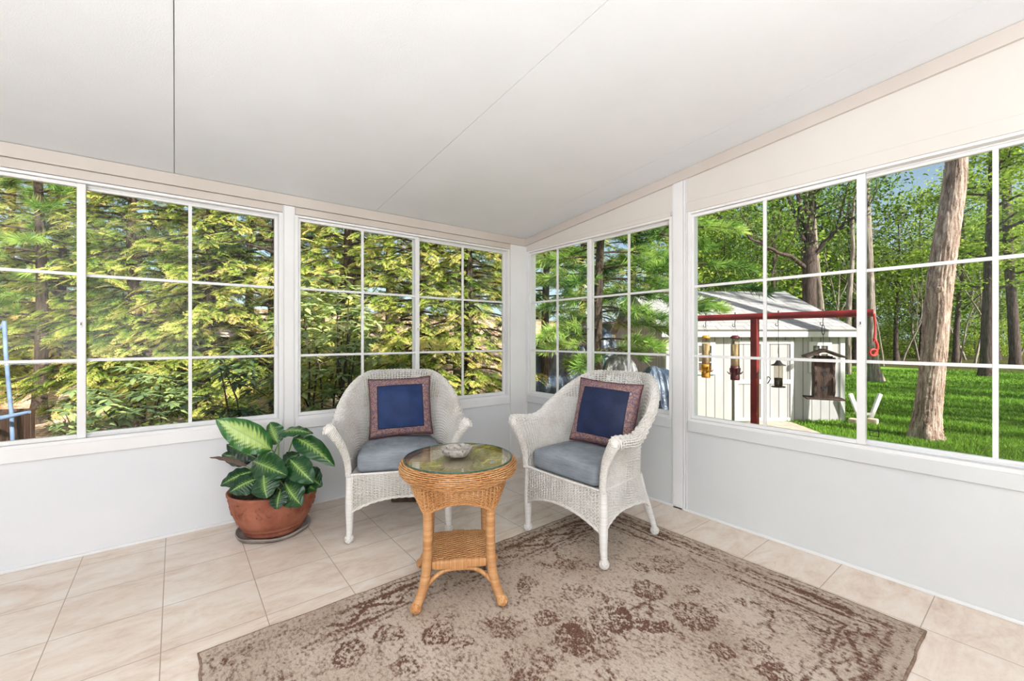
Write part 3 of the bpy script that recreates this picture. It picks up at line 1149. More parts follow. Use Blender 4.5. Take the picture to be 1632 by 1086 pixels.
def make_chair():
    root = empty('wicker_armchair')
    mb = MB()
    weave(mb, shell, 58, 84, 0.0, 1.25, False, amp=0.0050, rw=0.0026, rs=0.0034, fill=0.34)
    o = mb.build('backrest', M['white_wicker'], root, True)
    mb = MB()
    weave(mb, skirt, 22, 104, 0.0, 1.0, True, amp=0.0050, rw=0.0026, rs=0.0034, fill=0.34)
    mb.build('skirt', M['white_wicker'], root, True)
    # rolled arms: a fat woven roll along the arm, wrapping down the front edge
    def roll_tube(name, C, r, turns, nh):
        mb = MB()
        mb.tube(C, np.asarray(r) * 0.86, 12)
        n = len(C)
        tt = np.linspace(0, n - 1, n * 6)
        Cf = np.stack([np.interp(tt, np.arange(n), C[:, k]) for k in range(3)], 1)
        rf = np.interp(tt, np.arange(n), r)
        T = np.gradient(Cf, axis=0)
        T /= np.linalg.norm(T, axis=1)[:, None] + 1e-12
        A = np.cross(T, np.array([0.31, 0.83, 0.22]))
        A /= np.linalg.norm(A, axis=1)[:, None]
        B = np.cross(T, A)
        q = np.linspace(0, 1, len(Cf))
        for h in range(nh):
            an = 2 * PI * (turns * q + h / nh)
            mb.tube(Cf + (A * np.cos(an)[:, None] + B * np.sin(an)[:, None]) * (rf * 0.93)[:, None], 0.0036, 5)
        return mb.build(name, M['white_wicker'], root, True)
    for s in (0.0, 1.0):
        us = np.linspace(0.0, 0.36, 26) if s == 0.0 else np.linspace(1.0, 0.64, 26)
        Pa, Pb, Pc = shell(us, np.full(26, 1.0)), shell(us, np.full(26, 1.22)), shell(us, np.full(26, 1.11))
        C = (Pa + Pb) / 2 + (Pc - (Pa + Pb) / 2) * 0.2
        roll_tube('arm_roll', np.vstack([C[:1] + (C[:1] - C[1:2]) * 0.4, C]), np.r_[0.024, np.linspace(0.034, 0.018, 26)], 5.0, 6)
        v = np.linspace(0.0, 1.0, 30)
        P = shell(np.full(30, s), v)
        cen = P + (shell(np.full(30, s), np.clip(v + 0.001, 0, 1)) - P) * 0
        t = v[:, None]
        E = P + (C[0] - P[-1]) * t ** 3
        roll_tube('arm_front', E, 0.016 + 0.014 * v ** 1.6, 6.0, 6)
    mb = MB()
    u = np.linspace(0, 1, 160, endpoint=False)
    P = skirt(u, np.zeros_like(u))
    for ph in (0, PI):
        Q = P.copy()
        Q[:, 2] += 0.004 * np.cos(np.arange(160) * 1.1 + ph)
        Q[:, 0] *= 1 + 0.012 * np.sin(np.arange(160) * 1.1 + ph)
        mb.tube(Q, 0.006, 6, True)
    P = skirt(u, np.full_like(u, 0.99))
    mb.tube(P, 0.007, 6, True)
    mb.build('edge_braid', M['white_wicker'], root, True)
    # seat deck
    mb = MB()
    u = np.linspace(0, 1, 90, endpoint=False)
    x, y = skirt_plan(u, 2.0)
    c = np.array([0, -0.22])
    ring = np.stack([c[0] + (x - c[0]) * 0.97, c[1] + (y - c[1]) * 0.97], -1)
    n = 90
    Vt = np.vstack([np.c_[ring, np.full(n, 0.398)], np.c_[ring, np.full(n, 0.375)], [[0, -0.22, 0.398], [0, -0.22, 0.375]]])
    i = np.arange(n)
    j = (i + 1) % n
    mb.add(Vt, np.vstack([np.c_[i, j, np.full(n, 2 * n)], np.c_[j + n, i + n, np.full(n, 2 * n + 1)]]))
    mb.add(Vt, np.c_[i + n, j + n, j, i])
    mb.build('seat', M['white_wicker'], root)
    # legs
    for sx in (-1, 1):
        for front in (True, False):
            lg = MB()
            if front:
                P = np.array([[0.287, 0.006, 0.40], [0.287, 0.006, 0.30], [0.287, 0.007, 0.19], [0.287, 0.006, 0.10], [0.290, 0.004, 0.045]])
                r = [0.021, 0.023, 0.024, 0.020, 0.017]
            else:
                P = np.array([[0.215, -0.42, 0.39], [0.226, -0.45, 0.27], [0.234, -0.482, 0.19], [0.240, -0.520, 0.10], [0.245, -0.545, 0.035]])
                r = [0.019, 0.021, 0.021, 0.018, 0.015]
            P[:, 0] *= sx
            lg.tube(P, r, 14)
            lo = lg.build('leg', M['white_wrap'], root, True)
            ft = MB()
            e = P[-1]
            # woven ball foot
            zz = np.linspace(0, PI, 9)
            R0 = 0.0245
            ft.lathe(np.c_[np.maximum(R0 * 0.9 * np.sin(zz), 1e-4), 0.0262 - 0.0255 * np.cos(zz)], 18, (e[0], e[1], 0.0))
            for d in (-1, 1):
                for q in range(7):
                    t = np.linspace(0.25, PI - 0.25, 9)
                    aa = q * 2 * PI / 7 + d * t * 0.9
                    ft.tube(np.c_[e[0] + R0 * np.sin(t) * np.cos(aa), e[1] + R0 * np.sin(t) * np.sin(aa), 0.0262 - 0.0245 * np.cos(t)], 0.003, 5)
            ft.build('woven_foot', M['white_wicker'], lo, True)
    return root


def make_cushion():
    mb = MB()
    mb.rbox((0.248, 0.222, 0.060), 0.034, (0, 0, 0), 14, 0.022)
    # taper the back corners to follow the seat
    for V in mb.V:
        t = np.clip((-V[:, 1]) / 0.222, 0, 1)
        V[:, 0] *= 1 - 0.20 * t ** 2
        V[:, 2] += 0.004 * np.sin(V[:, 0] * 14 + 1) * np.clip(V[:, 2] / 0.05, 0, 1)
    return mb.build('seat_cushion', M['cushion'], None, True, weld=True)


def make_pillow(mat, w=0.207, h=0.198, t=0.072):
    n = 36
    g = np.linspace(-1, 1, n)
    S, T = np.meshgrid(g, g, indexing='ij')
    mb = MB()
    for sg in (1, -1):
        x = S * w * (1 - 0.055 * (1 - np.abs(T) ** 2.5) * np.abs(S))
        y = T * h * (1 - 0.055 * (1 - np.abs(S) ** 2.5) * np.abs(T))
        z = sg * t * (np.clip(1 - S ** 2, 0, 1) * np.clip(1 - T ** 2, 0, 1)) ** 0.42
        z = z + 0.004 * np.sin(S * 5 + T * 3) * (1 - S ** 2) * (1 - T ** 2)
        V = np.stack([x, y, z], -1)
        if sg < 0:
            V = V[::-1]
        mb.grid(V, n, n)
    o = mb.build('throw_pillow', mat, None, True, weld=True)
    P = []
    for a, b in (((-1, -1), (1, -1)), ((1, -1), (1, 1)), ((1, 1), (-1, 1)), ((-1, 1), (-1, -1))):
        for q in np.linspace(0, 1, 20, endpoint=False):
            s = a[0] + (b[0] - a[0]) * q
            tt = a[1] + (b[1] - a[1]) * q
            P.append([s * w * (1 - 0.055 * (1 - abs(tt) ** 2.5) * abs(s)), tt * h * (1 - 0.055 * (1 - abs(s) ** 2.5) * abs(tt)), 0])
    pp = MB().tube(np.array(P), 0.004, 6, True)
    pp.build('piping', M['maroon'], o, True)
    return o


def place_frame(c, fwd):
    """rotation about z so that local +y points along fwd"""
    return math.atan2(-fwd[0], fwd[1])


chair1 = make_chair()
c1 = np.array([-1.716, -0.872])
f1 = np.array([-0.404, -0.915])
chair1.location = (c1[0], c1[1], 0.0)
chair1.rotation_euler.z = place_frame(c1, f1)
tag(chair1, 'white wicker armchair before the left windows, behind the honey wicker table', 'armchair', 'white wicker armchairs')
chair2 = copy_tree(chair1)
c2 = np.array([-1.056, -1.588])
f2 = np.array([-1.0, -0.035])
chair2.location = (c2[0], c2[1], 0.0105)
chair2.rotation_euler.z = place_frame(c2, f2)
relabel(chair2, 'white wicker armchair on the rug edge in front of the right wall post', 'white wicker armchairs')


def local_to_world(o, p):
    Mx = Matrix.Translation(o.location) @ o.rotation_euler.to_matrix().to_4x4()
    return Mx @ Vector(p)


cu1 = make_cushion()
cu2 = cu1.copy()
COL.objects.link(cu2)
for cu, ch, lab in ((cu1, chair1, 'grey-blue cloth seat cushion on the armchair before the left windows'), (cu2, chair2, 'grey-blue cloth seat cushion on the armchair standing at the rug edge')):
    cu.location = local_to_world(ch, (0, -0.203, 0.461))
    cu.rotation_euler.z = ch.rotation_euler.z
    tag(cu, lab, 'cushion', 'grey-blue seat cushions')


def put_pillow(p, ch, loc, lean, roll, turn=0.0):
    base = ch.rotation_euler.to_matrix().to_4x4()
    # pillow local: x right, y up, z outwards
    X = Matrix(((-1, 0, 0, 0), (0, 0, 1, 0), (0, 1, 0, 0), (0, 0, 0, 1)))
    Mx = Matrix.Translation(local_to_world(ch, loc)) @ base @ Matrix.Rotation(turn, 4, 'Z') @ Matrix.Rotation(lean, 4, 'X') @ X @ Matrix.Rotation(roll, 4, 'Z')
    p.matrix_world = Mx
    p.location, p.rotation_euler = Mx.to_translation(), Mx.to_euler()


pi1 = make_pillow(M['pillow_a'])
put_pillow(pi1, chair1, (0.0, -0.335, 0.734), math.radians(14), math.radians(2))
tag(pi1, 'square royal navy pillow with paisley border on the left armchair', 'pillow', 'paisley bordered navy pillows')
pi2 = make_pillow(M['pillow_b'])
put_pillow(pi2, chair2, (-0.050, -0.318, 0.734), math.radians(16), math.radians(-3), math.radians(12))
tag(pi2, 'square darker navy pillow with brown paisley border tilted in the right armchair', 'pillow', 'paisley bordered navy pillows')


# ================================================================== HONEY WICKER TABLE
TC = np.array([-1.71, -1.535])
TU = np.array([0.868, -0.495])


def make_table():
    root = empty('wicker_side_table', (TC[0], TC[1], 0.0105), math.atan2(TU[1], TU[0]))
    prof = np.array([[0.232, 0.590], [0.246, 0.607], [0.259, 0.612], [0.271, 0.604], [0.2775, 0.588], [0.276, 0.570], [0.267, 0.554], [0.250, 0.541], [0.236, 0.534], [0.215, 0.532]])
    L = np.r_[0, np.cumsum(np.linalg.norm(np.diff(prof, axis=0), axis=1))]
    L /= L[-1]

    def rim(U, V):
        r = np.interp(V, L, prof[:, 0])
        z = np.interp(V, L, prof[:, 1])
        a = -U * 2 * PI
        return np.stack([r * np.cos(a), r * np.sin(a), z], -1)
    mb = MB()
    weave(mb, rim, 19, 40, 0.0, 1.0, True, amp=0.0024, rw=0.0030, rs=0.003, fill=0.37, sub=4)
    mb.build('table_rim', M['honey_wicker'], root, True)

    def zb(a):
        s = ((a / (PI / 2)) % 1.0) * 2 - 1       # legs at odd multiples of 45 deg -> s=0
        return 0.408 + 0.060 * (1 - (1 - np.abs(s)) ** 1.9)

    def sk(U, V):
        a = -U * 2 * PI
        z0 = zb(a)
        z = z0 + V * (0.538 - z0)
        c = np.abs(np.cos(2 * a))
        r = 0.224 - np.clip(1 - V, 0, 1) ** 2.4 * (0.010 + 0.014 * c)
        return np.stack([r * np.cos(a), r * np.sin(a), z], -1)
    mb = MB()
    weave(mb, sk, 15, 62, 0.0, 1.0, True, amp=0.0052, rw=0.0028, rs=0.0046, fill=0.36)
    u = np.linspace(0, 1, 120, endpoint=False)
    P = sk(u, np.zeros_like(u))
    for ph in (0, PI):
        Q = P.copy()
        Q[:, 2] += 0.003 * np.cos(np.arange(120) * 1.2 + ph)
        mb.tube(Q, 0.005, 6, True)
    mb.build('skirt', M['honey_wicker'], root, True)
    # woven top board beneath the glass
    mb = MB()
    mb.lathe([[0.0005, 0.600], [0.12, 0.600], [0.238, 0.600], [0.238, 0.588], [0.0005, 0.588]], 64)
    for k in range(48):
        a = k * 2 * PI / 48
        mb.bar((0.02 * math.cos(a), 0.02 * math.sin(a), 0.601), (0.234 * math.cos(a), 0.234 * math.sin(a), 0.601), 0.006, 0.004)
    mb.build('table_top', M['cane_reflect'], root)
    mb = MB()
    mb.lathe([[0.0005, 0.6155], [0.252, 0.6155], [0.2545, 0.617], [0.2545, 0.6205], [0.252, 0.622], [0.0005, 0.622]], 96)
    g = mb.build('glass_top', M['table_glass'], root)
    eg = MB()
    a = np.linspace(0, 2 * PI, 96, endpoint=False)
    eg.tube(np.c_[0.2548 * np.cos(a), 0.2548 * np.sin(a), np.full(96, 0.6187)], 0.0032, 6, True)
    eg.build('glass_edge', M['edge_green'], g, True)
    for sx in (-1, 1):
        for sy in (-1, 1):
            lg = MB()
            P = np.array([[0.140, 0.140, 0.535], [0.139, 0.139, 0.43], [0.139, 0.139, 0.32], [0.141, 0.141, 0.21], [0.147, 0.147, 0.14], [0.160, 0.160, 0.085], [0.178, 0.178, 0.040], [0.187, 0.187, 0.02]])
            t = np.linspace(0, 7, 29)
            P = np.stack([np.interp(t, np.arange(8), P[:, i]) for i in range(3)], 1)
            P = P * np.array([sx, sy, 1])
            rr = np.interp(t, [0, 3, 5, 7], [0.0225, 0.0215, 0.0215, 0.020])
            lg.tube(P, rr, 14)
            lo = lg.build('leg', M['honey_wrap'], root, True)
            ft = MB()
            zz = np.linspace(0, PI, 9)
            e = P[-1]
            ft.lathe(np.c_[np.maximum(0.022 * np.sin(zz), 1e-4), 0.024 - 0.0238 * np.cos(zz)], 16, (e[0], e[1], 0))
            for d in (-1, 1):
                for q in range(6):
                    tt = np.linspace(0.25, PI - 0.25, 8)
                    aa = q * 2 * PI / 6 + d * tt * 0.9
                    ft.tube(np.c_[e[0] + 0.0235 * np.sin(tt) * np.cos(aa), e[1] + 0.0235 * np.sin(tt) * np.sin(aa), 0.024 - 0.0225 * np.cos(tt)], 0.0032, 5)
            ft.build('woven_foot', M['honey_wicker'], lo, True)
    # shelf
    mb = MB()

    def sh(U, V):
        return np.stack([(U - 0.5) * 0.262, (V - 0.5) * 0.262, np.full_like(U, 0.197)], -1)
    weave(mb, sh, 26, 12, 0, 1, False, amp=0.0036, rw=0.0024, rs=0.003, fill=0.40)
    mb.box((-0.128, -0.128, 0.184), (0.128, 0.128, 0.193))
    mb.build('shelf', M['honey_wicker'], root, True)
    for k in range(4):
        a = k * PI / 2
        R = np.array([[math.cos(a), -math.sin(a), 0], [math.sin(a), math.cos(a), 0], [0, 0, 1]])
        mb = MB()
        mb.rbox((0.123, 0.014, 0.021), 0.012, (0, 0, 0), 6)
        mb.rbox((0.037, 0.0175, 0.026), 0.012, (0, 0, -0.002), 6)
        ro = mb.build('shelf_rail', M['honey_wrap_x'], root, True)
        ro.location = R @ np.array([0, -0.139, 0.178])
        ro.rotation_euler.z = a
        for s in (-1, 1):
            ar = MB()
            t = np.linspace(0, 1, 14)
            x = s * (0.030 + 0.125 * t)
            z = 0.155 - 0.075 * t ** 2.2
            P = np.c_[x, -0.139 - 0.018 * t ** 2, z] @ R.T
            ar.tube(P, 0.010, 10)
            ar.build('arched_brace', M['honey_wrap_x'], root, True)
    return root


M['cane_reflect'] = mk_wicker('cane_board_reflect_tone', rgb(206, 168, 126), rgb(234, 204, 166), rgb(246, 226, 196), 0.45)  # board brightened and mottled to stand for the reflection in the glass
M['edge_green'] = mat_noise('dark_green_glass_edge', rgb(34, 70, 60), rgb(52, 98, 84), 4, 0.15, spec=0.6)
table = make_table()
tag(table, 'honey coloured round wicker side table with glass top and lower shelf', 'side table')

# stone bowl
mb = MB()
pr = [(0.0005, 0.0), (0.040, 0.0), (0.056, 0.005), (0.068, 0.018), (0.0735, 0.032), (0.074, 0.040), (0.071, 0.043), (0.064, 0.041), (0.056, 0.030), (0.040, 0.021), (0.0005, 0.018)]
mb.lathe(pr, 72)
for V in mb.V:
    a = np.arctan2(V[:, 1], V[:, 0])
    k = 1 + 0.035 * np.sin(a * 3 + 1) + 0.02 * np.sin(a * 7 + V[:, 2] * 90) + 0.012 * rng.standard_normal(len(V))
    V[:, 0] *= k
    V[:, 1] *= k
bowl = mb.build('stone_bowl', M['stone'], None, True)
bp = on_z(727, 729, 0.632)
bowl.location = (bp[0] + FW[0] * 0.025, bp[1] + FW[1] * 0.025, 0.6318)
tag(bowl, 'small pitted grey stone bowl on the glass top of the side table', 'bowl')

# ================================================================== POTTED PLANT
PC = np.array([-2.295, -0.292])
mb = MB()
mb.lathe([(0.0005, 0.0), (0.17, 0.0), (0.198, 0.008), (0.206, 0.024), (0.205, 0.030), (0.200, 0.030), (0.188, 0.016), (0.165, 0.010), (0.0005, 0.010)], 64)
for V in mb.V:
    a = np.arctan2(V[:, 1], V[:, 0])
    V[:, 2] += 0.004 * np.sin(a * 5) * (np.hypot(V[:, 0], V[:, 1]) > 0.18)
sau = mb.build('plant_saucer', M['saucer'], None, True)
sau.location = (PC[0], PC[1], 0.0)
tag(sau, 'smoky grey saucer under the terracotta plant pot', 'saucer')


def srgb_arr(a):
    a = np.asarray(a, float) / 255
    return np.where(a <= 0.04045, a / 12.92, ((a + 0.055) / 1.055) ** 2.4)


def leaf_mesh(name, base, tip, width, normal, arch=0.12, fold=0.25, bright=0.0, seed=0, under=False, parent=None, org=(0, 0, 0)):
    base, tip = np.asarray(base, float) - org, np.asarray(tip, float) - org
    ax = tip - base
    L = np.linalg.norm(ax)
    ax /= L
    nrm = np.asarray(normal, float)
    nrm = nrm - ax * np.dot(nrm, ax)
    nrm /= np.linalg.norm(nrm)
    sd = np.cross(ax, nrm)
    n, m = 56, 25
    s = np.linspace(0, 1, n)
    t = np.linspace(-1, 1, m)
    S, T = np.meshgrid(s, t, indexing='ij')
    prof = (np.sin(PI * S ** 0.86) ** 0.72) * (1 - 0.10 * S)
    prof = np.maximum(prof, 0.0)
    w = width / 2 * prof
    r = np.random.default_rng(seed)
    ph = r.uniform(0, 6, 3)
    edge = 0.035 * np.sin(S * 26 + ph[0]) * np.abs(T) ** 2 * width
    bend = arch * L * (1 - (2 * S - 1) ** 2)
    h = bend - fold * w * np.abs(T) ** 1.4 + edge + 0.006 * np.cos(S * 60 + np.abs(T) * 9) * np.abs(T) * (1 - np.abs(T))
    tw = 0.25 * np.sin(ph[1]) * (S - 0.3)
    x = T * w
    P = base + ax * (S * L)[..., None] + sd * (x * np.cos(tw))[..., None] + nrm * (h + x * np.sin(tw))[..., None]
    # colour: pale feathered centre, deep green rim
    a = np.abs(T)
    strk = 0.5 + 0.5 * np.sin(2 * PI * (S * 13 - a * 2.4) + 0.6 * np.sin(S * 40 + ph[2]))
    strk2 = 0.5 + 0.5 * np.sin(2 * PI * (S * 29 - a * 4.5))
    reach = (0.02 + 0.44 * bright ** 2 + 0.36 * strk + 0.10 * strk2) * np.clip(np.sin(PI * np.clip(S, 0.02, 0.99)) ** 0.5, 0, 1)
    f = np.clip((reach - a) / 0.26, 0, 1) * (0.72 + 0.28 * bright)
    dark = srgb_arr([20, 48, 30]) * (1 - bright) + srgb_arr([46, 104, 40]) * bright
    pale = srgb_arr([100, 140, 54]) * (1 - bright) + srgb_arr([178, 204, 112]) * bright
    col = dark * (1 - f[..., None]) + pale * f[..., None]
    col = col * (0.82 + 0.30 * strk2[..., None])
    mid = (a < 0.05)[..., None]
    col = np.where(mid, srgb_arr([150, 178, 100]), col)
    if under:
        col = np.broadcast_to(srgb_arr([104, 84, 72]), col.shape) * (0.8 + 0.3 * strk[..., None])
    mb = MB().grid(P, n, m, col=col.reshape(-1, 3))
    return mb.build(name, M['houseleaf'], parent, True)


def make_plant():
    root = empty('potted_plant', (PC[0], PC[1], 0.0105))
    org = np.array(root.location)
    mb = MB()
    prof = [(0.0005, 0.0), (0.148, 0.0), (0.158, 0.006), (0.163, 0.020), (0.160, 0.028), (0.176, 0.040), (0.181, 0.048), (0.180, 0.056), (0.188, 0.062), (0.203, 0.090), (0.217, 0.125),
            (0.228, 0.165), (0.236, 0.205), (0.243, 0.240), (0.252, 0.252), (0.253, 0.262), (0.247, 0.268), (0.237, 0.262), (0.228, 0.235), (0.222, 0.215)]
    mb.lathe(prof, 96)
    # low relief: swags under the rim, tooth band at the foot
    V = mb.V[0]
    a = np.arctan2(V[:, 1], V[:, 0])
    z = V[:, 2]
    rel = 0.004 * (np.sin(a * 9) * np.sin(z * 70) > 0.25) * ((z > 0.16) & (z < 0.235)) + 0.003 * (np.sin(a * 30) > 0) * ((z > 0.012) & (z < 0.035))
    k = 1 + rel / np.maximum(np.hypot(V[:, 0], V[:, 1]), 0.05)
    V[:, 0] *= k
    V[:, 1] *= k
    pot = mb.build('plant_pot', M['terracotta'], root, True)
    # moulded flower relief
    for q in range(9):
        rl = MB()
        a0 = q * 2 * PI / 9 + 0.2
        for j in range(26):
            aa = a0 + random.uniform(-0.24, 0.24)
            zz = 0.185 + random.uniform(-0.04, 0.045) - 0.35 * (aa - a0) ** 2
            rr = np.interp(zz, [0.125, 0.165, 0.205, 0.24], [0.217, 0.228, 0.236, 0.243])
            p0 = np.array([rr * math.cos(aa), rr * math.sin(aa), zz])
            d = np.array([-math.sin(aa) * random.uniform(-1, 1), math.cos(aa) * random.uniform(-1, 1), random.uniform(-1, 1)])
            d *= 0.014 / np.linalg.norm(d)
            rl.tube([p0 - d, p0 + 0.002 * np.array([math.cos(aa), math.sin(aa), 0]), p0 + d], [0.001, 0.0042, 0.001], 6)
        rl.build('relief', M['terracotta'], pot, True)
    mb = MB()
    mb.lathe([(0.0005, 0.232), (0.10, 0.236), (0.222, 0.225)], 40)
    mb.V[0][:, 2] += 0.006 * rng.standard_normal(len(mb.V[0]))
    mb.build('soil', M['soil'], root, True)
    toc = -FW
    # leaf list: base(px), base depth, tip(px), tip depth, width(m), normal hint weights(towards camera, up), arch, bright, under
    def q(x, y):
        return (320 + x / 4.525, 640 + y / 4.525)
    LV = [((515, 352), 2.62, (110, 128), 2.50, .185, (0.75, 0.6), .06, 1.0, False),
          ((560, 305), 2.66, (500, 150), 2.72, .135, (0.8, 0.2), .10, .55, False),
          ((565, 235), 2.68, (812, 236), 2.60, .105, (0.5, 0.8), .12, .45, False),
          ((672, 262), 2.64, (968, 472), 2.52, .135, (0.6, 0.7), .16, .4, False),
          ((335, 470), 2.52, (62, 405), 2.48, .05, (0.25, 0.95), .10, 0, True),
          ((400, 410), 2.70, (185, 308), 2.72, .13, (0.7, 0.6), .05, 0, False),
          ((370, 425), 2.72, (150, 385), 2.66, .12, (0.7, 0.6), .06, .05, False),
          ((375, 505), 2.52, (140, 608), 2.42, .130, (0.8, 0.6), .10, .15, False),
          ((415, 555), 2.48, (203, 660), 2.38, .145, (0.85, 0.5), .10, .15, False),
          ((375, 430), 2.55, (622, 535), 2.40, .170, (0.85, 0.5), .08, .3, False),
          ((455, 515), 2.44, (478, 700), 2.36, .175, (0.95, 0.3), .08, .2, False),
          ((590, 465), 2.62, (712, 375), 2.66, .14, (0.75, 0.5), .05, .1, False),
          ((640, 415), 2.52, (815, 590), 2.40, .150, (0.8, 0.6), .12, .3, False),
          ((610, 590), 2.46, (728, 752), 2.36, .165, (0.95, 0.4), .10, .25, False),
          ((575, 640), 2.42, (548, 778), 2.34, .115, (0.95, 0.3), .06, .1, False),
          ((735, 500), 2.56, (872, 612), 2.46, .135, (0.8, 0.5), .08, .15, False),
          ((610, 500), 2.55, (760, 610), 2.45, .13, (0.8, 0.5), .08, .3, False),
          ((740, 590), 2.54, (830, 640), 2.44, .10, (0.8, 0.5), .06, .35, False),
          ((520, 480), 2.62, (610, 620), 2.48, .13, (0.9, 0.3), .06, .0, False),
          ((330, 500), 2.62, (430, 640), 2.50, .13, (0.9, 0.3), .06, .0, False)]
    crown = np.array([PC[0], PC[1], 0.24])
    for i, (b, bd, t, td, w, (nc, nu), arch, br, und) in enumerate(LV):
        bp_, tp = at(*q(*b), bd), at(*q(*t), td)
        # keep every leaf on the room side of the wall
        bp_[1], tp[1] = min(bp_[1], -0.05), min(tp[1], -0.05)
        nrm = toc * nc + UP * nu
        lf = leaf_mesh('leaf', bp_, tp, w, nrm, arch, 0.22, br, i, und, root, org)
        st = MB()
        rr = np.array([PC[0] + 0.07 * math.cos(i * 2.4), PC[1] + 0.07 * math.sin(i * 2.4), 0.24])
        tt = np.linspace(0, 1, 10)[:, None]
        mid = (rr + bp_) / 2 + np.array([0, 0, 0.06])
        P = (1 - tt) ** 2 * rr + 2 * tt * (1 - tt) * mid + tt ** 2 * bp_
        st.tube(P - org, np.linspace(0.0055, 0.0035, 10), 7)
        st.build('stem', M['stem'], root, True)
    return root


plant = make_plant()
tag(plant, 'leafy green variegated plant in a round terracotta pot by the left wall', 'potted plant')

# dark board under the left chair
mb = MB()
p0, p1 = on_z(626, 797, 0), on_z(668, 797, 0)
mb.bar((p0[0], p0[1], 0.014), (p1[0], p1[1], 0.014), 0.09, 0.026)
bo = mb.build('wooden_board', M['dark_wood'], None, bevel=0.004)
tag(bo, 'low dark brown board lying on the floor under the left armchair', 'board')

# ================================================================== OUTSIDE
GZ = -0.6


def patch(name, pts, z, mat, seg=1):
    pts = np.asarray(pts, float)
    c = pts.mean(0)
    V = np.vstack([np.c_[pts, np.full(len(pts), z)], [[c[0], c[1], z]]])
    n = len(pts)
    i = np.arange(n)
    mb = MB().add(V, np.c_[i, (i + 1) % n, np.full(n, n)])
    return mb.build(name, mat)


def vnoise(x, y, s=0):
    return np.sin(x * 1.3 + s) * np.cos(y * 1.1 + 2 * s) + 0.5 * np.sin(x * 2.9 + y * 2.3 + s * 3) + 0.25 * np.sin(x * 6.1 - y * 5.3)


# terrain: flat by the house, rising into the trees on the far side
gx = np.linspace(-40, 110, 160)
gy = np.linspace(-60, 90, 160)
X, Y = np.meshgrid(gx, gy, indexing='ij')
Z = GZ - 0.03 + 0.27 * np.clip(Y - 7.5 - 0.12 * X.clip(0, 40), 0, 12) + 0.02 * vnoise(X, Y)
far = np.clip((X * 0.9 - Y * 0.25) - 27, 0, 30)
Z += 0.03 * far
mb = MB().grid(np.stack([X, Y, Z], -1), 160, 160)
struct(mb.build('terrain', M['terrain'], None, True))
lawn_pts = [(3.4, -40), (60, -40), (60, -20), (33, -6), (33, 1), (30, 7), (22, 7), (14, 6), (9, 3.5), (6, 3.4), (4.0, 2.0), (3.4, 0)]
struct(patch('lawn', lawn_pts, GZ, M['lawn']))
pp = [on_z(u, v, GZ)[:2] for u, v in ((1150, 676), (1236, 671), (1262, 674), (1305, 690), (1345, 712), (1300, 760), (1150, 760), (1080, 720))]
struct(patch('concrete_path', pp, GZ + 0.012, M['concrete']))
pv = [on_z(u, v, GZ)[:2] for u, v in ((20, 676), (128, 668), (190, 690), (190, 760), (-60, 780))]
struct(patch('brick_path', pv, GZ + 0.02, M['paver']))

# ---- grass blades near the windows
n = 70000
inv = rng.uniform(1 / 24.0, 1 / 5.6, n)
d = 1 / inv
u = rng.uniform(1225, 1680, n)
P = CAM[None, :2] + FW[None, :2] * d[:, None] + RT[None, :2] * ((u - 816) / F * d)[:, None]
ppa = np.array(pp)


def inside(P, poly):
    x, y = P[:, 0], P[:, 1]
    c = np.zeros(len(P), bool)
    j = len(poly) - 1
    for i in range(len(poly)):
        xi, yi = poly[i]
        xj, yj = poly[j]
        c ^= ((yi > y) != (yj > y)) & (x < (xj - xi) * (y - yi) / (yj - yi + 1e-12) + xi)
        j = i
    return c


okk = inside(P, np.array(lawn_pts)) & ~inside(P, ppa)
P, d = P[okk], d[okk]
n = len(P)
hgt = rng.uniform(0.035, 0.085, n) * (0.8 + d * 0.02)
a = rng.uniform(0, 2 * PI, n)
wd = 0.004 + d * 0.0009
bx = np.c_[np.cos(a) * wd, np.sin(a) * wd, np.zeros(n)]
b0 = np.c_[P, np.full(n, GZ)]
tip = b0 + np.c_[rng.normal(0, 0.025, n), rng.normal(0, 0.025, n), hgt]
V = np.stack([b0 - bx, b0 + bx, tip], 1).reshape(-1, 3)
patchy = 0.45 + 0.22 * vnoise(P[:, 0] * 0.8, P[:, 1] * 0.8) * 0.6 + rng.normal(0, 0.18, n)
T = np.repeat(np.clip(patchy, 0, 1), 3)
mb = MB().add(V, np.arange(3 * n).reshape(-1, 3), T)
g = mb.build('grass_blades', M['grass'], None, tint=True)
tag(g, 'short bright green grass growing over the lawn', 'grass', kind='stuff')


# ---- vegetation generators
def rotz(a):
    c, s = math.cos(a), math.sin(a)
    return np.array([[c, -s, 0], [s, c, 0], [0, 0, 1.0]])


def frame_from(d, roll=0.0):
    d = d / np.linalg.norm(d)
    up = np.array([0, 0, 1.0])
    s = np.cross(up, d)
    if np.linalg.norm(s) < 1e-4:
        s = np.array([0, 1.0, 0])
    s /= np.linalg.norm(s)
    t = np.cross(d, s)
    c, q = math.cos(roll), math.sin(roll)
    return np.stack([d, c * s + q * t, -q * s + c * t], 1)


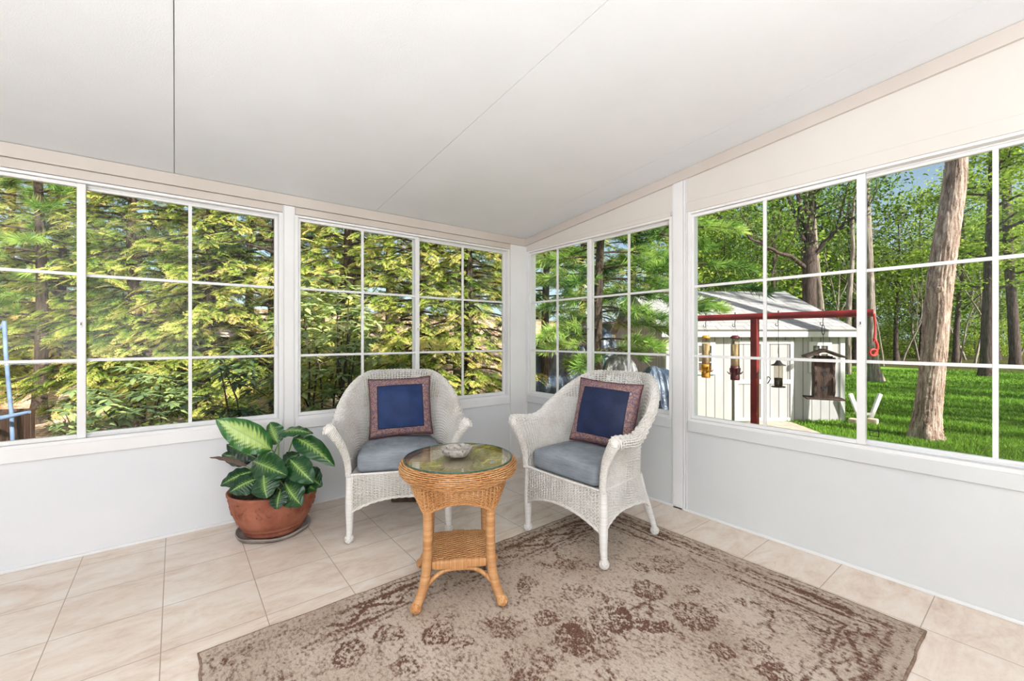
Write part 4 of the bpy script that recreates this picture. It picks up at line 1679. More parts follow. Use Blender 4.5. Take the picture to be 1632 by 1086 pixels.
def hemlock_spray(r):
    V, T = [], []

    def blade(b, ang, L, w, t0):
        dv = np.array([math.cos(ang), math.sin(ang)])
        pv = np.array([-dv[1], dv[0]])
        pts = [b, b + dv * L * .45 + pv * w, b + dv * L, b + dv * L * .45 - pv * w]
        for k, p in enumerate(pts):
            z = -0.22 * p[0] ** 2 - 0.35 * p[1] ** 2 + r.normal(0, 0.012)
            V.append([p[0], p[1], z])
            T.append(t0 + (0.28 if k == 2 else 0.0))
    blade(np.array([0.0, 0]), 0, 1.0, 0.012, 0.2)
    for i in range(9):
        s = 0.08 + 0.88 * i / 8
        for sg in (-1, 1):
            L = (0.44 * (1 - s) ** 0.75 + 0.09) * r.uniform(.8, 1.15)
            ang = sg * math.radians(r.uniform(42, 58))
            b = np.array([s + r.uniform(-.02, .02), 0])
            t0 = 0.15 + 0.35 * s + 0.1 * r.random()
            blade(b, ang, L, 0.020, t0)
            dv = np.array([math.cos(ang), math.sin(ang)])
            for q in (0.35, 0.68):
                for s2 in (-1, 1):
                    blade(b + dv * L * q, ang + s2 * math.radians(42), L * 0.46 * (1.15 - q), 0.017, t0 + 0.18 * q)
    return np.array(V), np.array(T)


def scatter(mb, tmpl, T, pos, Rm, sc, tint):
    """instances of a quad-card template merged into one mesh"""
    n, k = len(pos), len(tmpl)
    V = np.einsum('nij,kj->nki', Rm, tmpl) * sc[:, None, None] + pos[:, None]
    Tt = np.clip(T[None] + tint[:, None], 0, 1)
    mb.add(V.reshape(-1, 3), np.arange(n * k).reshape(-1, 4), Tt.ravel())


def make_hemlock(seed, H=6.6, R=1.75, nb=135, z0=0.85):
    r = np.random.default_rng(seed)
    root = empty('hemlock_tree')
    tr, fo = MB(), MB()
    lm = tr
    zz = np.linspace(0, H, 14)
    tr.tube(np.c_[0.05 * np.sin(zz * 1.3), 0.05 * np.cos(zz), zz], np.linspace(0.13, 0.015, 14), 9)
    sprays = [hemlock_spray(r) for _ in range(3)]
    acc = {0: [], 1: [], 2: []}
    for i in range(nb):
        z = z0 + (H - z0 - 0.15) * (i / nb) ** 1.05
        a = i * 2.39996 + r.uniform(-.4, .4)
        Lb = (R * (1 - z / H) ** 0.72 + 0.25) * r.uniform(.75, 1.12)
        rise = r.uniform(-0.02, 0.25)
        t = np.linspace(0, 1, 7)
        rad = Lb * t
        h = z + rise * Lb * t - 0.32 * Lb * t ** 2
        P = np.c_[rad * math.cos(a), rad * math.sin(a), h]
        lm.tube(P, np.linspace(0.022, 0.005, 7) * (0.6 + Lb / 2.2), 5, caps=False)
        ns = max(6, int(Lb / 0.058))
        btint = r.normal(0, 0.10)
        for j in range(ns):
            f = 0.22 + 0.78 * (j + r.random() * .6) / ns
            p = np.array([np.interp(f, t, P[:, 0]), np.interp(f, t, P[:, 1]), np.interp(f, t, P[:, 2])])
            sg = (-1) ** j
            yaw = a + sg * r.uniform(.25, 1.05) * (1 if f < .95 else .2)
            dirv = np.array([math.cos(yaw), math.sin(yaw), r.uniform(-.55, .10)])
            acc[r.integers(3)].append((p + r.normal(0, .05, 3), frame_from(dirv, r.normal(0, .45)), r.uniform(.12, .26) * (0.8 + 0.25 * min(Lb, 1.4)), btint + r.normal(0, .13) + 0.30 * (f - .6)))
    for k, L in acc.items():
        if L:
            scatter(fo, sprays[k][0], sprays[k][1], np.array([q[0] for q in L]), np.array([q[1] for q in L]), np.array([q[2] for q in L]), np.array([q[3] for q in L]))
    tr.build('trunk', M['bark_brown'], root, True)
    fo.build('foliage', M['hemlock'], root, tint=True)
    return root


def pine_tuft(r, n=34, L=1.0):
    V, T = [], []
    for i in range(n):
        a = r.uniform(0, 2 * PI)
        sp = r.uniform(0.15, 0.95)
        b = np.array([r.uniform(-.7, .15), 0, 0])
        dv = np.array([math.cos(sp), math.sin(sp) * math.cos(a), math.sin(sp) * math.sin(a)])
        l = L * r.uniform(.7, 1.1)
        e = b + dv * l + np.array([0, 0, -0.15 * l])
        s = np.cross(dv, [0.3, 0.2, 0.9])
        s /= np.linalg.norm(s)
        w = 0.026
        m = b + dv * l * .5
        V += [b, m + s * w, e, m - s * w]
        t0 = r.uniform(.2, .55)
        T += [t0, t0, t0 + .2, t0]
    return np.array(V), np.array(T)


def make_pine(seed, H=7.5, R=1.3, nb=54, z0=0.9, name='pine_tree', tuft=(.13, .2), spacing=0.13):
    r = np.random.default_rng(seed)
    root = empty(name)
    tr, fo = MB(), MB()
    lm = tr
    zz = np.linspace(0, H, 16)
    flare = 1 + 0.9 * np.exp(-zz / 0.18)
    tr.tube(np.c_[0.04 * np.sin(zz * .9), 0.04 * np.cos(zz * .7), zz], np.linspace(0.095, 0.02, 16) * flare, 12)
    tufts = [pine_tuft(r) for _ in range(3)]
    acc = {0: [], 1: [], 2: []}
    for i in range(nb):
        z = z0 + (H - z0 - 0.3) * i / nb
        a = i * 2.39996 + r.uniform(-.5, .5)
        Lb = (R * (1 - z / (H * 1.05)) ** 0.55 + 0.2) * r.uniform(.7, 1.15)
        t = np.linspace(0, 1, 7)
        h = z + 0.12 * Lb * t - 0.25 * Lb * t ** 2
        P = np.c_[Lb * t * math.cos(a), Lb * t * math.sin(a), h]
        lm.tube(P, np.linspace(0.018, 0.005, 7), 5, caps=False)
        bt = r.normal(0, .12)
        ns = max(4, int(Lb / spacing))
        for j in range(ns):
            f = 0.3 + 0.7 * (j + r.random() * .5) / ns
            p = np.array([np.interp(f, t, P[:, c]) for c in range(3)])
            yaw = a + (-1) ** j * r.uniform(.2, 1.0)
            l2 = r.uniform(.1, .34) * (1.15 - f) * 1.6
            dv = np.array([math.cos(yaw), math.sin(yaw), r.uniform(-.25, .25)])
            e = p + dv * l2
            lm.tube([p, e], [0.005, 0.003], 4, caps=False)
            for q in (0.45, 1.0):
                acc[r.integers(3)].append((p + dv * l2 * q, frame_from(dv + np.array([0, 0, r.uniform(-.3, .3)]), r.uniform(0, 6)), r.uniform(*tuft), bt + r.normal(0, .10)))
    for k, L in acc.items():
        scatter(fo, tufts[k][0], tufts[k][1], np.array([q[0] for q in L]), np.array([q[1] for q in L]), np.array([q[2] for q in L]), np.array([q[3] for q in L]))
    tr.build('trunk', M['bark_brown'], root, True)
    fo.build('foliage', M['pine'], root, tint=True)
    return root


def rhodo_whorl(r, n=9):
    V, T = [], []
    for i in range(n):
        a = i * 2 * PI / n + r.uniform(-.25, .25)
        el = r.uniform(-0.6, 0.35)
        dv = np.array([math.cos(a) * math.cos(el), math.sin(a) * math.cos(el), math.sin(el)])
        s = np.array([-math.sin(a), math.cos(a), 0])
        nn = np.cross(dv, s)
        L, w = r.uniform(.8, 1.1), 0.20
        t0 = r.uniform(.15, .55)
        mid = dv * L * .5
        tip = dv * L + np.array([0, 0, -.12])
        V += [dv * .06, mid + s * w * 0.9 - nn * .03, tip, mid + nn * 0.03]
        V += [dv * .06, mid + nn * 0.03, tip, mid - s * w * 0.9 - nn * .03]
        T += [t0] * 8
    return np.array(V), np.array(T)


def make_rhodo(seed, H=1.5, R=0.75, nst=9, nw=115, leaf=(.15, .22), leggy=0.0, lift=0.0):
    r = np.random.default_rng(seed)
    root = empty('rhododendron_shrub')
    st, fo = MB(), MB()
    wh = [rhodo_whorl(r) for _ in range(3)]
    acc = {0: [], 1: [], 2: []}
    for i in range(nw):
        while True:
            p = r.uniform(-1, 1, 3)
            if np.linalg.norm(p) < 1:
                break
        p = p / max(np.linalg.norm(p), .35) * r.uniform(.6, 1.0)
        z = H * (0.5 + leggy * .25) + p[2] * H * (0.5 - leggy * .25)
        q = np.array([p[0] * R, p[1] * R, z])
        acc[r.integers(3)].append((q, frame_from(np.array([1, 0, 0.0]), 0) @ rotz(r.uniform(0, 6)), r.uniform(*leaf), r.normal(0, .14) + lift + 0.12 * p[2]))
        if i % 11 == 0:
            b = np.array([p[0] * .15, p[1] * .15, 0])
            m = np.array([p[0] * R * .6 + r.normal(0, .06), p[1] * R * .6 + r.normal(0, .06), z * .5])
            m2 = (m + q) / 2 + r.normal(0, .05, 3)
            st.tube([b, m, m2, q], [.017, .013, .010, .005], 6, caps=False)
    for k, L in acc.items():
        scatter(fo, wh[k][0], wh[k][1], np.array([q[0] for q in L]), np.array([q[1] for q in L]), np.array([q[2] for q in L]), np.array([q[3] for q in L]))
    st.build('stems', M['bark_brown'], root, True)
    fo.build('foliage', M['rhodo'], root, tint=True)
    return root


def leaf_cards(mb, C, size, r, tint, aspect=.55, upbias=0.5):
    n = len(C)
    nn = r.normal(0, 1, (n, 3)) + np.array([0, 0, upbias])
    nn /= np.linalg.norm(nn, axis=1)[:, None]
    a = np.cross(nn, r.normal(0, 1, (n, 3)))
    a /= np.linalg.norm(a, axis=1)[:, None] + 1e-9
    b = np.cross(nn, a)
    s = size * r.uniform(.7, 1.25, n)[:, None]
    V = np.stack([C - a * s * .5, C + b * s * aspect * .5, C + a * s * .5, C - b * s * aspect * .5], 1)
    mb.add(V.reshape(-1, 3), np.arange(4 * n).reshape(-1, 4), np.repeat(np.clip(tint, 0, 1), 4))


def grow(r, p, d, L, rad, depth, lines, tips, spread=.6, kids=(2, 4), gravity=0.0):
    n = 6
    P = [p]
    for i in range(n):
        d = d + r.normal(0, .10, 3) + np.array([0, 0, 0.05 - gravity])
        d /= np.linalg.norm(d)
        P.append(P[-1] + d * L / n)
    P = np.array(P)
    lines.append((P, np.linspace(rad, rad * .55, n + 1)))
    if depth == 0:
        tips.append(P[-1])
        tips.append(P[n // 2])
        return
    for _ in range(r.integers(*kids) + 1):
        k = r.integers(n // 2, n + 1)
        dv = d + r.normal(0, spread, 3) + np.array([0, 0, .15])
        dv /= np.linalg.norm(dv)
        grow(r, P[k], dv, L * r.uniform(.55, .8), rad * .5, depth - 1, lines, tips, spread, kids, gravity)


def make_leafy(seed, name, H, r0, crown_z, crown_R, nclus, per, leaf, mat, bark, lean=0.0, sides=8):
    r = np.random.default_rng(seed)
    root = empty(name)
    tr, fo = MB(), MB()
    lm = tr
    zz = np.linspace(0, H * .92, 12)
    wob = 0.012 * H
    tr.tube(np.c_[lean * zz + wob * np.sin(zz * 3 / H * 2 + seed), wob * np.cos(zz * 4 / H + seed), zz], np.linspace(r0, r0 * .25, 12) * (1 + .5 * np.exp(-zz / .4)), sides)
    C, T = [], []
    for i in range(nclus):
        f = r.random() ** .85
        z = crown_z + (H - crown_z) * f
        Rz = crown_R * math.sin(PI * min(.97, .18 + .8 * f)) ** .6
        a = r.uniform(0, 2 * PI)
        rad = Rz * math.sqrt(r.random())
        c = np.array([lean * z + rad * math.cos(a), rad * math.sin(a), z + r.normal(0, .2)])
        if i % 3 == 0:
            zb = max(crown_z * .8, z - rad * r.uniform(.4, .9))
            lm.tube([[lean * zb, 0, zb], (np.array([lean * zb, 0, zb]) + c) / 2 + [0, 0, .1], c], [r0 * .3, r0 * .18, r0 * .06], 5, caps=False)
        cs = crown_R * .28
        pts = c + r.normal(0, 1, (per, 3)) * np.array([cs, cs, cs * .6])
        C.append(pts)
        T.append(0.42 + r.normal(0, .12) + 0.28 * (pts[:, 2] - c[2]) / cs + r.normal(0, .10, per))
    leaf_cards(fo, np.vstack(C), leaf, r, np.concatenate(T))
    tr.build('trunk', bark, root, True)
    fo.build('foliage', mat, root, tint=True)
    return root


def put(o, u, d, rz=None, s=1.0, z=GZ):
    p = at(u, CY, d)
    o.location = (p[0], p[1], z)
    o.rotation_euler.z = random.uniform(0, 6.28) if rz is None else rz
    o.scale = (s, s, s)
    return o


# ---- hemlocks beyond the left windows
hp = [make_hemlock(11), make_hemlock(12, 6.2, 1.6), make_hemlock(13, 7.0, 1.85, 135)]
hb = [make_hemlock(14, 7.6, 1.7, 100, 2.3), make_hemlock(15, 8.0, 1.6, 100, 2.6)]
used = set()


def inst(protos, k):
    if id(protos[k]) in used:
        return copy_tree(protos[k])
    used.add(id(protos[k]))
    return protos[k]


front = [(215, 7.6, 1.0, 'bushy yellow-green hemlock filling the window second from the left'),
         (330, 7.4, .98, 'hemlock beside the window mullion left of the potted plant'),
         (440, 7.8, 1.05, 'hemlock behind the wide post between the two left windows'),
         (560, 7.3, .95, 'hemlock behind the tall leggy rhododendron'),
         (662, 6.7, .80, 'golden tipped hemlock filling the window behind the left chair'),
         (95, 9.8, 1.0, 'hemlock behind the far left pine trunk'),
         (-40, 9.4, 1.0, 'hemlock at the extreme left edge of the far left window'),
         (746, 6.9, .80, 'hemlock nearest the room corner post')]
for i, (u, d, s, lab) in enumerate(front):
    h = put(inst(hp, i % 3), u, d, i * 1.9, s)
    tag(h, lab, 'tree', 'hemlocks beyond the left windows')
back = [(20, 12.5), (150, 11.0), (290, 11.4), (400, 12.2), (510, 11.0), (620, 10.6), (735, 10.4), (840, 11.2), (930, 12.4), (1010, 14.5)]
for i, (u, d) in enumerate(back):
    h = put(inst(hb, i % 2), u, d, i * 1.3 + .4, random.uniform(.95, 1.2), GZ + 0.25)
    tag(h, 'evergreen standing in the second row behind the hemlocks', 'tree', 'evergreens in the second row')

# ---- pines
pn = [make_pine(31, z0=1.5, spacing=.10), make_pine(32, 6.5, 1.25, 58, 1.55, spacing=.09), make_pine(33, 6.8, 1.2, 40, 2.25, spacing=.10)]
p = put(inst(pn, 0), 62, 8.0, 0.5, 1.15)
tag(p, 'soft needled pine with brown trunk at the far left window', 'tree')
p = put(inst(pn, 1), 955, 6.0, 1.4, 0.95)
tag(p, 'bright green pine growing between the tarp covered piles', 'tree')
p = put(inst(pn, 2), 872, 7.6, 2.4, 0.95)
tag(p, 'pale green pine just right of the room corner', 'tree')
p = put(inst(pn, 2), 1075, 6.4, 3.9, 1.0)
tag(p, 'pine reaching over the shed roof behind the right wall post', 'tree')

# ---- rhododendrons
rh = [make_rhodo(51, 1.5, .75, lift=.12), make_rhodo(52, 1.75, .62, nw=100, lift=-.08), make_rhodo(53, 2.75, .62, nw=150, leggy=.5, lift=.30)]  # lift puts sunlit and shaded tones into the leaf colour
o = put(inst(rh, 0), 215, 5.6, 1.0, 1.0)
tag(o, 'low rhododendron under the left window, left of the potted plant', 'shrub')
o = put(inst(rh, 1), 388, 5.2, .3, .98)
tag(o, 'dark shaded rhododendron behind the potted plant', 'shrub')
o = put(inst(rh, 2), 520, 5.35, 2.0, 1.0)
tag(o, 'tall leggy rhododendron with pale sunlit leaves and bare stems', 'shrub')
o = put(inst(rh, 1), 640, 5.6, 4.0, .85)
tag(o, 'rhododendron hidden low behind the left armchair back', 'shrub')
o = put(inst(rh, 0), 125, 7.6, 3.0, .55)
tag(o, 'small yellow-green shrub at the edge of the brick path', 'shrub')

# ---- woods beyond the lawn
wd = [make_leafy(71, 'woodland_tree', 13.5, .17, 3.2, 2.5, 95, 42, .24, M['woodleaf'], M['bark_dark'], .01),
      make_leafy(72, 'woodland_tree', 12.0, .14, 2.6, 2.3, 95, 40, .22, M['woodleaf'], M['bark_pale'], -.015),
      make_leafy(73, 'woodland_tree', 14.5, .2, 4.2, 2.7, 100, 42, .25, M['woodleaf'], M['bark_dark'], .0),
      make_leafy(74, 'woodland_tree', 11.0, .12, 2.0, 2.0, 80, 42, .21, M['oakleaf'], M['bark_dark'], .02)]
rw = np.random.default_rng(5)
i = 0
for d0, step in ((30, 72), (34, 62), (39, 56), (45, 52)):
    for u in np.arange(1085 + (i % 3) * 17, 1720, step):
        t = put(inst(wd, int(rw.integers(4))), u + rw.uniform(-16, 16), d0 + rw.uniform(-1.5, 1.5), rw.uniform(0, 6), rw.uniform(.88, 1.12) * (.84 if 1375 < u < 1470 else 1))
        tag(t, 'leafy spring green tree in the woods beyond the lawn', 'tree', 'woodland trees beyond the lawn')
        i += 1
us = make_leafy(81, 'understory_shrub', 3.4, .05, .2, 1.5, 60, 42, .17, M['woodleaf'], M['bark_dark'])
usp = [us]
for d0, step in ((33.5, 60), (38, 50)):
    for u in np.arange(1060, 1710, step):
        t = put(inst(usp, 0), u + rw.uniform(-15, 15), d0 + rw.uniform(-.8, .8), rw.uniform(0, 6), rw.uniform(.7, 1.1))
        tag(t, 'leafy undergrowth shrub at the edge of the woods', 'shrub', 'undergrowth shrubs at the edge of the woods')


# slim bare saplings, pale stems in the woods
def make_sapling(seed, H=9):
    r = np.random.default_rng(seed)
    lines, tips = [], []
    grow(r, np.zeros(3), np.array([0.04, 0, 1.0]), H * .62, .075, 2, lines, tips, .33, (2, 3))
    mb = MB()
    for P, rr in lines:
        mb.tube(P, rr, 6, caps=False)
    return mb.build('bare_sapling', M['bark_pale'], None, True)


sp_ = [make_sapling(91), make_sapling(92, 8), make_sapling(93, 10)]
for k, u in enumerate((1408, 1437, 1465, 1530, 1541, 1553, 1590, 1622, 1345, 1225, 1180)):
    o = sp_[k] if k < 3 else sp_[k % 3].copy()
    if k >= 3:
        COL.objects.link(o)
    put(o, u, 27 + (k * 1.7) % 4, k * 1.1, .8 + (k % 3) * .12)
    tag(o, 'slim pale bare sapling among the trees beyond the lawn', 'sapling', 'pale saplings beyond the lawn')


# ---- individual trunks
def trunk(name, pts, d, radii, bark, sides=40, rings=120, rough=.05, seed=0):
    """pts: sight-line (u,v) centre line from the ground upwards at depth d"""
    P = np.array([at(u, v, d) for u, v in pts])
    t = np.linspace(0, len(P) - 1, rings)
    # smooth interpolation
    Q = np.stack([np.interp(t, np.arange(len(P)), P[:, k]) for k in range(3)], 1)
    ker = np.ones(9) / 9
    for k in range(3):
        pad = np.r_[np.linspace(2 * Q[0, k] - Q[4, k], Q[0, k], 4, endpoint=False), Q[:, k], np.linspace(Q[-1, k], 2 * Q[-1, k] - Q[-5, k], 5)[1:]]
        Q[:, k] = np.convolve(pad, ker, 'valid')
    rr = np.interp(t, np.arange(len(P)), radii) * math.cos(math.atan((pts[0][0] - 816) / F))
    base = Q[0].copy()
    mb = MB()
    mb.tube(Q - base, rr, sides)
    V = mb.V[0]
    ring = np.repeat(np.arange(rings), sides)
    ang = np.tile(np.arange(sides) * 2 * PI / sides, rings)
    c = np.repeat(Q - base, sides, 0)
    z = c[:, 2]
    rg = np.random.default_rng(seed)
    f = np.zeros_like(ang)
    for k in range(5):
        kk = rg.integers(7, 19)
        f += np.sin(kk * ang + rg.uniform(0, 6) + 1.3 * np.sin(z * rg.uniform(2, 5) + rg.uniform(0, 6)))
    f = -np.abs(f / 2.4) + .4
    flare = 0.12 * np.exp(-np.clip(z, 0, 9) / .22) * np.cos(ang * 5 + seed)
    V[:] = c + (V - c) * (1 + rough * f + 0.03 * rg.standard_normal(len(f)) * 0.6 + flare)[:, None]
    o = mb.build(name, bark, None, True)
    o.location = base
    return o


tk = trunk('leaning_tree_trunk', [(1474, 701), (1474, 690), (1478, 660), (1483, 620), (1487, 580), (1491, 530), (1495, 480), (1501, 430), (1508, 380), (1516, 330), (1522, 290), (1525, 250), (1527, 190), (1531, 100), (1538, -40), (1546, -200)], 7.6,
           [.37, .31, .262, .25, .245, .245, .245, .245, .238, .228, .215, .20, .19, .18, .17, .15], M['bark_big'], 72, 220, .07, 1)
tag(tk, 'thick leaning pale tree trunk on the lawn nearest the right window', 'tree')
bmk = MB()
bmk.rbox((.05, .05, .05), .03, (0, 0, 0), 4)
kn = bmk.build('burl', M['bark_big'], tk, True)
kn.location = at(1497, 462, 7.42) - np.array(tk.location)

for lab, pts, d, radii, bark in (
        ('dark straight tree trunk standing right of the leaning trunk', [(1572, 601), (1573, 580), (1575, 500), (1578, 420), (1582, 340), (1585, 250), (1587, 150)], 20, [.50, .36, .32, .31, .30, .27, .22], M['bark_dark']),
        ('dark tree trunk in the far right window pane', [(1619, 590), (1618, 570), (1614, 500), (1608, 420), (1605, 340), (1604, 250), (1604, 150)], 24, [.50, .36, .33, .31, .29, .27, .22], M['bark_dark']),
        ('pale tree trunk just behind the window stile beyond the white trestle', [(1396, 608), (1393, 590), (1389, 540), (1387, 470), (1384, 400), (1380, 300), (1376, 150)], 17.6, [.40, .27, .22, .20, .19, .17, .15], M['bark_pale']),
        ('pale slim trunk right of the forked tree behind the shed', [(1312, 600), (1309, 500), (1303, 440), (1300, 400), (1296, 330), (1290, 240)], 21, [.19, .18, .16, .14, .11, .08], M['bark_pale']),
        ('crooked pale trunk left of the window stile behind the shed', [(1352, 600), (1352, 500), (1356, 440), (1360, 400), (1358, 350), (1366, 280)], 21, [.16, .15, .13, .11, .09, .06], M['bark_pale'])):
    o = trunk('tree_trunk', pts, d, radii, bark, 28, 90, .05, len(pts) + int(d))
    tag(o, lab, 'tree')
    if bark is M['bark_dark']:
        # boughs with layered leaf sprays
        r = np.random.default_rng(int(d) + int(pts[0][0]))
        lm, fo = MB(), MB()
        base = np.array(o.location)
        C, T = [], []
        for k in range(26):
            v = r.uniform(60, 470)
            i0 = np.interp(v, [p[1] for p in pts][::-1], [p[0] for p in pts][::-1])
            s0 = at(i0, v, d) - base
            a = r.uniform(0, 6.28)
            L = r.uniform(1.2, 3.2)
            e = s0 + np.array([math.cos(a) * L, math.sin(a) * L, r.uniform(-.2, .9)])
            m = (s0 + e) / 2 + [0, 0, .25]
            lm.tube([s0, m, e], [.07, .045, .015], 6, caps=False)
            for q in np.linspace(.35, 1, 6):
                c = s0 * (1 - q) + e * q + [0, 0, .2 * math.sin(q * 3)]
                pts_ = c + r.normal(0, 1, (60, 3)) * [.55, .55, .12]
                C.append(pts_)
                T.append(r.normal(.5, .16, 60) + r.normal(0, .12))
        lm.build('boughs', bark, o, True)
        leaf_cards(fo, np.vstack(C), .17, r, np.concatenate(T), .6, 2.0)
        fo.build('foliage', M['woodleaf'], o, tint=True)


# forked tree behind the shed
def make_forked():
    d = 19.0
    base = at(1290, 600, d)
    base[2] = GZ
    root = empty('forked_tree', base)
    L3 = lambda u, v, dd=0.0: at(u, v, d + dd) - base
    tr = MB()
    tr.tube([L3(1290, 604), L3(1290, 480), L3(1290, 430), L3(1289, 395)], [.36, .27, .27, .30], 16)
    lm = tr
    lines = [([(1289, 410), (1292, 360), (1293, 320), (1298, 270), (1304, 180)], .2, 0),
             ([(1289, 405), (1281, 380), (1276, 340), (1270, 300), (1262, 230)], .15, .5),
             ([(1281, 385), (1270, 350), (1260, 325), (1247, 290), (1236, 220)], .1, .8),
             ([(1290, 420), (1308, 392), (1332, 370), (1352, 352), (1385, 335)], .11, -.6),
             ([(1332, 370), (1338, 345), (1348, 310), (1360, 260)], .055, -.6),
             ([(1286, 430), (1262, 410), (1240, 403), (1220, 393), (1190, 376)], .10, -.8),
             ([(1290, 380), (1286, 340), (1282, 300), (1284, 230)], .12, -.4),
             ([(1240, 403), (1232, 430), (1225, 460)], .04, -.8),
             ([(1220, 393), (1200, 370), (1180, 340)], .04, -.9)]
    tips = []
    r = np.random.default_rng(17)
    for pts, rr, dd in lines:
        P = np.array([L3(u, v, dd * (k / 2)) for k, (u, v) in enumerate(pts)])
        tt = np.linspace(0, len(P) - 1, len(P) * 4)
        P = np.stack([np.interp(tt, np.arange(len(P)), P[:, c]) for c in range(3)], 1)
        P += r.normal(0, .02, P.shape)
        lm.tube(P, np.linspace(rr, rr * .4, len(P)), 8, caps=False)
        for k in range(len(P) // 3, len(P), 2):
            ll, tp = [], []
            dv = r.normal(0, 1, 3)
            dv[2] = abs(dv[2]) * .6
            dv /= np.linalg.norm(dv)
            grow(r, P[k], dv, r.uniform(.8, 1.8), rr * .22, 1, ll, tp, .6, (1, 3))
            for Q, rq in ll:
                lm.tube(Q, np.maximum(rq, .012), 5, caps=False)
            tips += tp
    lm.build('trunk', M['bark_dark'], root, True)
    fo = MB()
    tips = np.array(tips)
    C = np.repeat(tips, 20, 0) + r.normal(0, 1, (len(tips) * 20, 3)) * [.42, .42, .28]
    leaf_cards(fo, C, .13, r, np.clip(r.normal(.5, .2, len(C)), 0, 1))
    fo.build('foliage', M['oakleaf'], root, tint=True)
    return root


tag(make_forked(), 'forked dark grey tree with spreading limbs behind the shed', 'tree')

# bare trees along the side yard whose shadows streak the lawn
def make_bare(seed):
    r = np.random.default_rng(seed)
    lines, tips = [], []
    grow(r, np.zeros(3), np.array([0, 0, 1.0]), 7.0, .24, 3, lines, tips, .40, (1, 3))
    mb = MB()
    for P, rr in lines:
        mb.tube(P, rr, 7, caps=False)
    return mb.build('bare_tree', M['bark_dark'], None, True)


bt = [make_bare(101), make_bare(102)]
for k, (x, y) in enumerate(((11.4, -7.5), (12.6, -11), (13.5, -8.2), (15.6, -13), (17.0, -9), (19.5, -12), (22, -9.5), (25, -14), (13.2, -16), (14.6, -10), (18.2, -15), (20.6, -17), (28, -11), (16.4, -18), (10.6, -13.5), (14.2, -19), (18.9, -10.5), (21.3, -14), (23.4, -12), (12.1, -20), (26.5, -17), (17.6, -21))):
    o = bt[k] if k < 2 else bt[k % 2].copy()
    if k >= 2:
        COL.objects.link(o)
    o.location = (x, y, GZ)
    o.rotation_euler.z = k * 1.7
    tag(o, 'bare tree in the side yard casting long streaks over the lawn', 'tree', 'bare trees in the side yard')

# ================================================================== SHED
SHD = 9.2
sx0, sx1 = (1062 - 816) / F * SHD, (1345 - 816) / F * SHD
so = CAM + FW * SHD + RT * sx0
SW = sx1 - sx0
SDp = 4.5
EZ = 1.30 - GZ


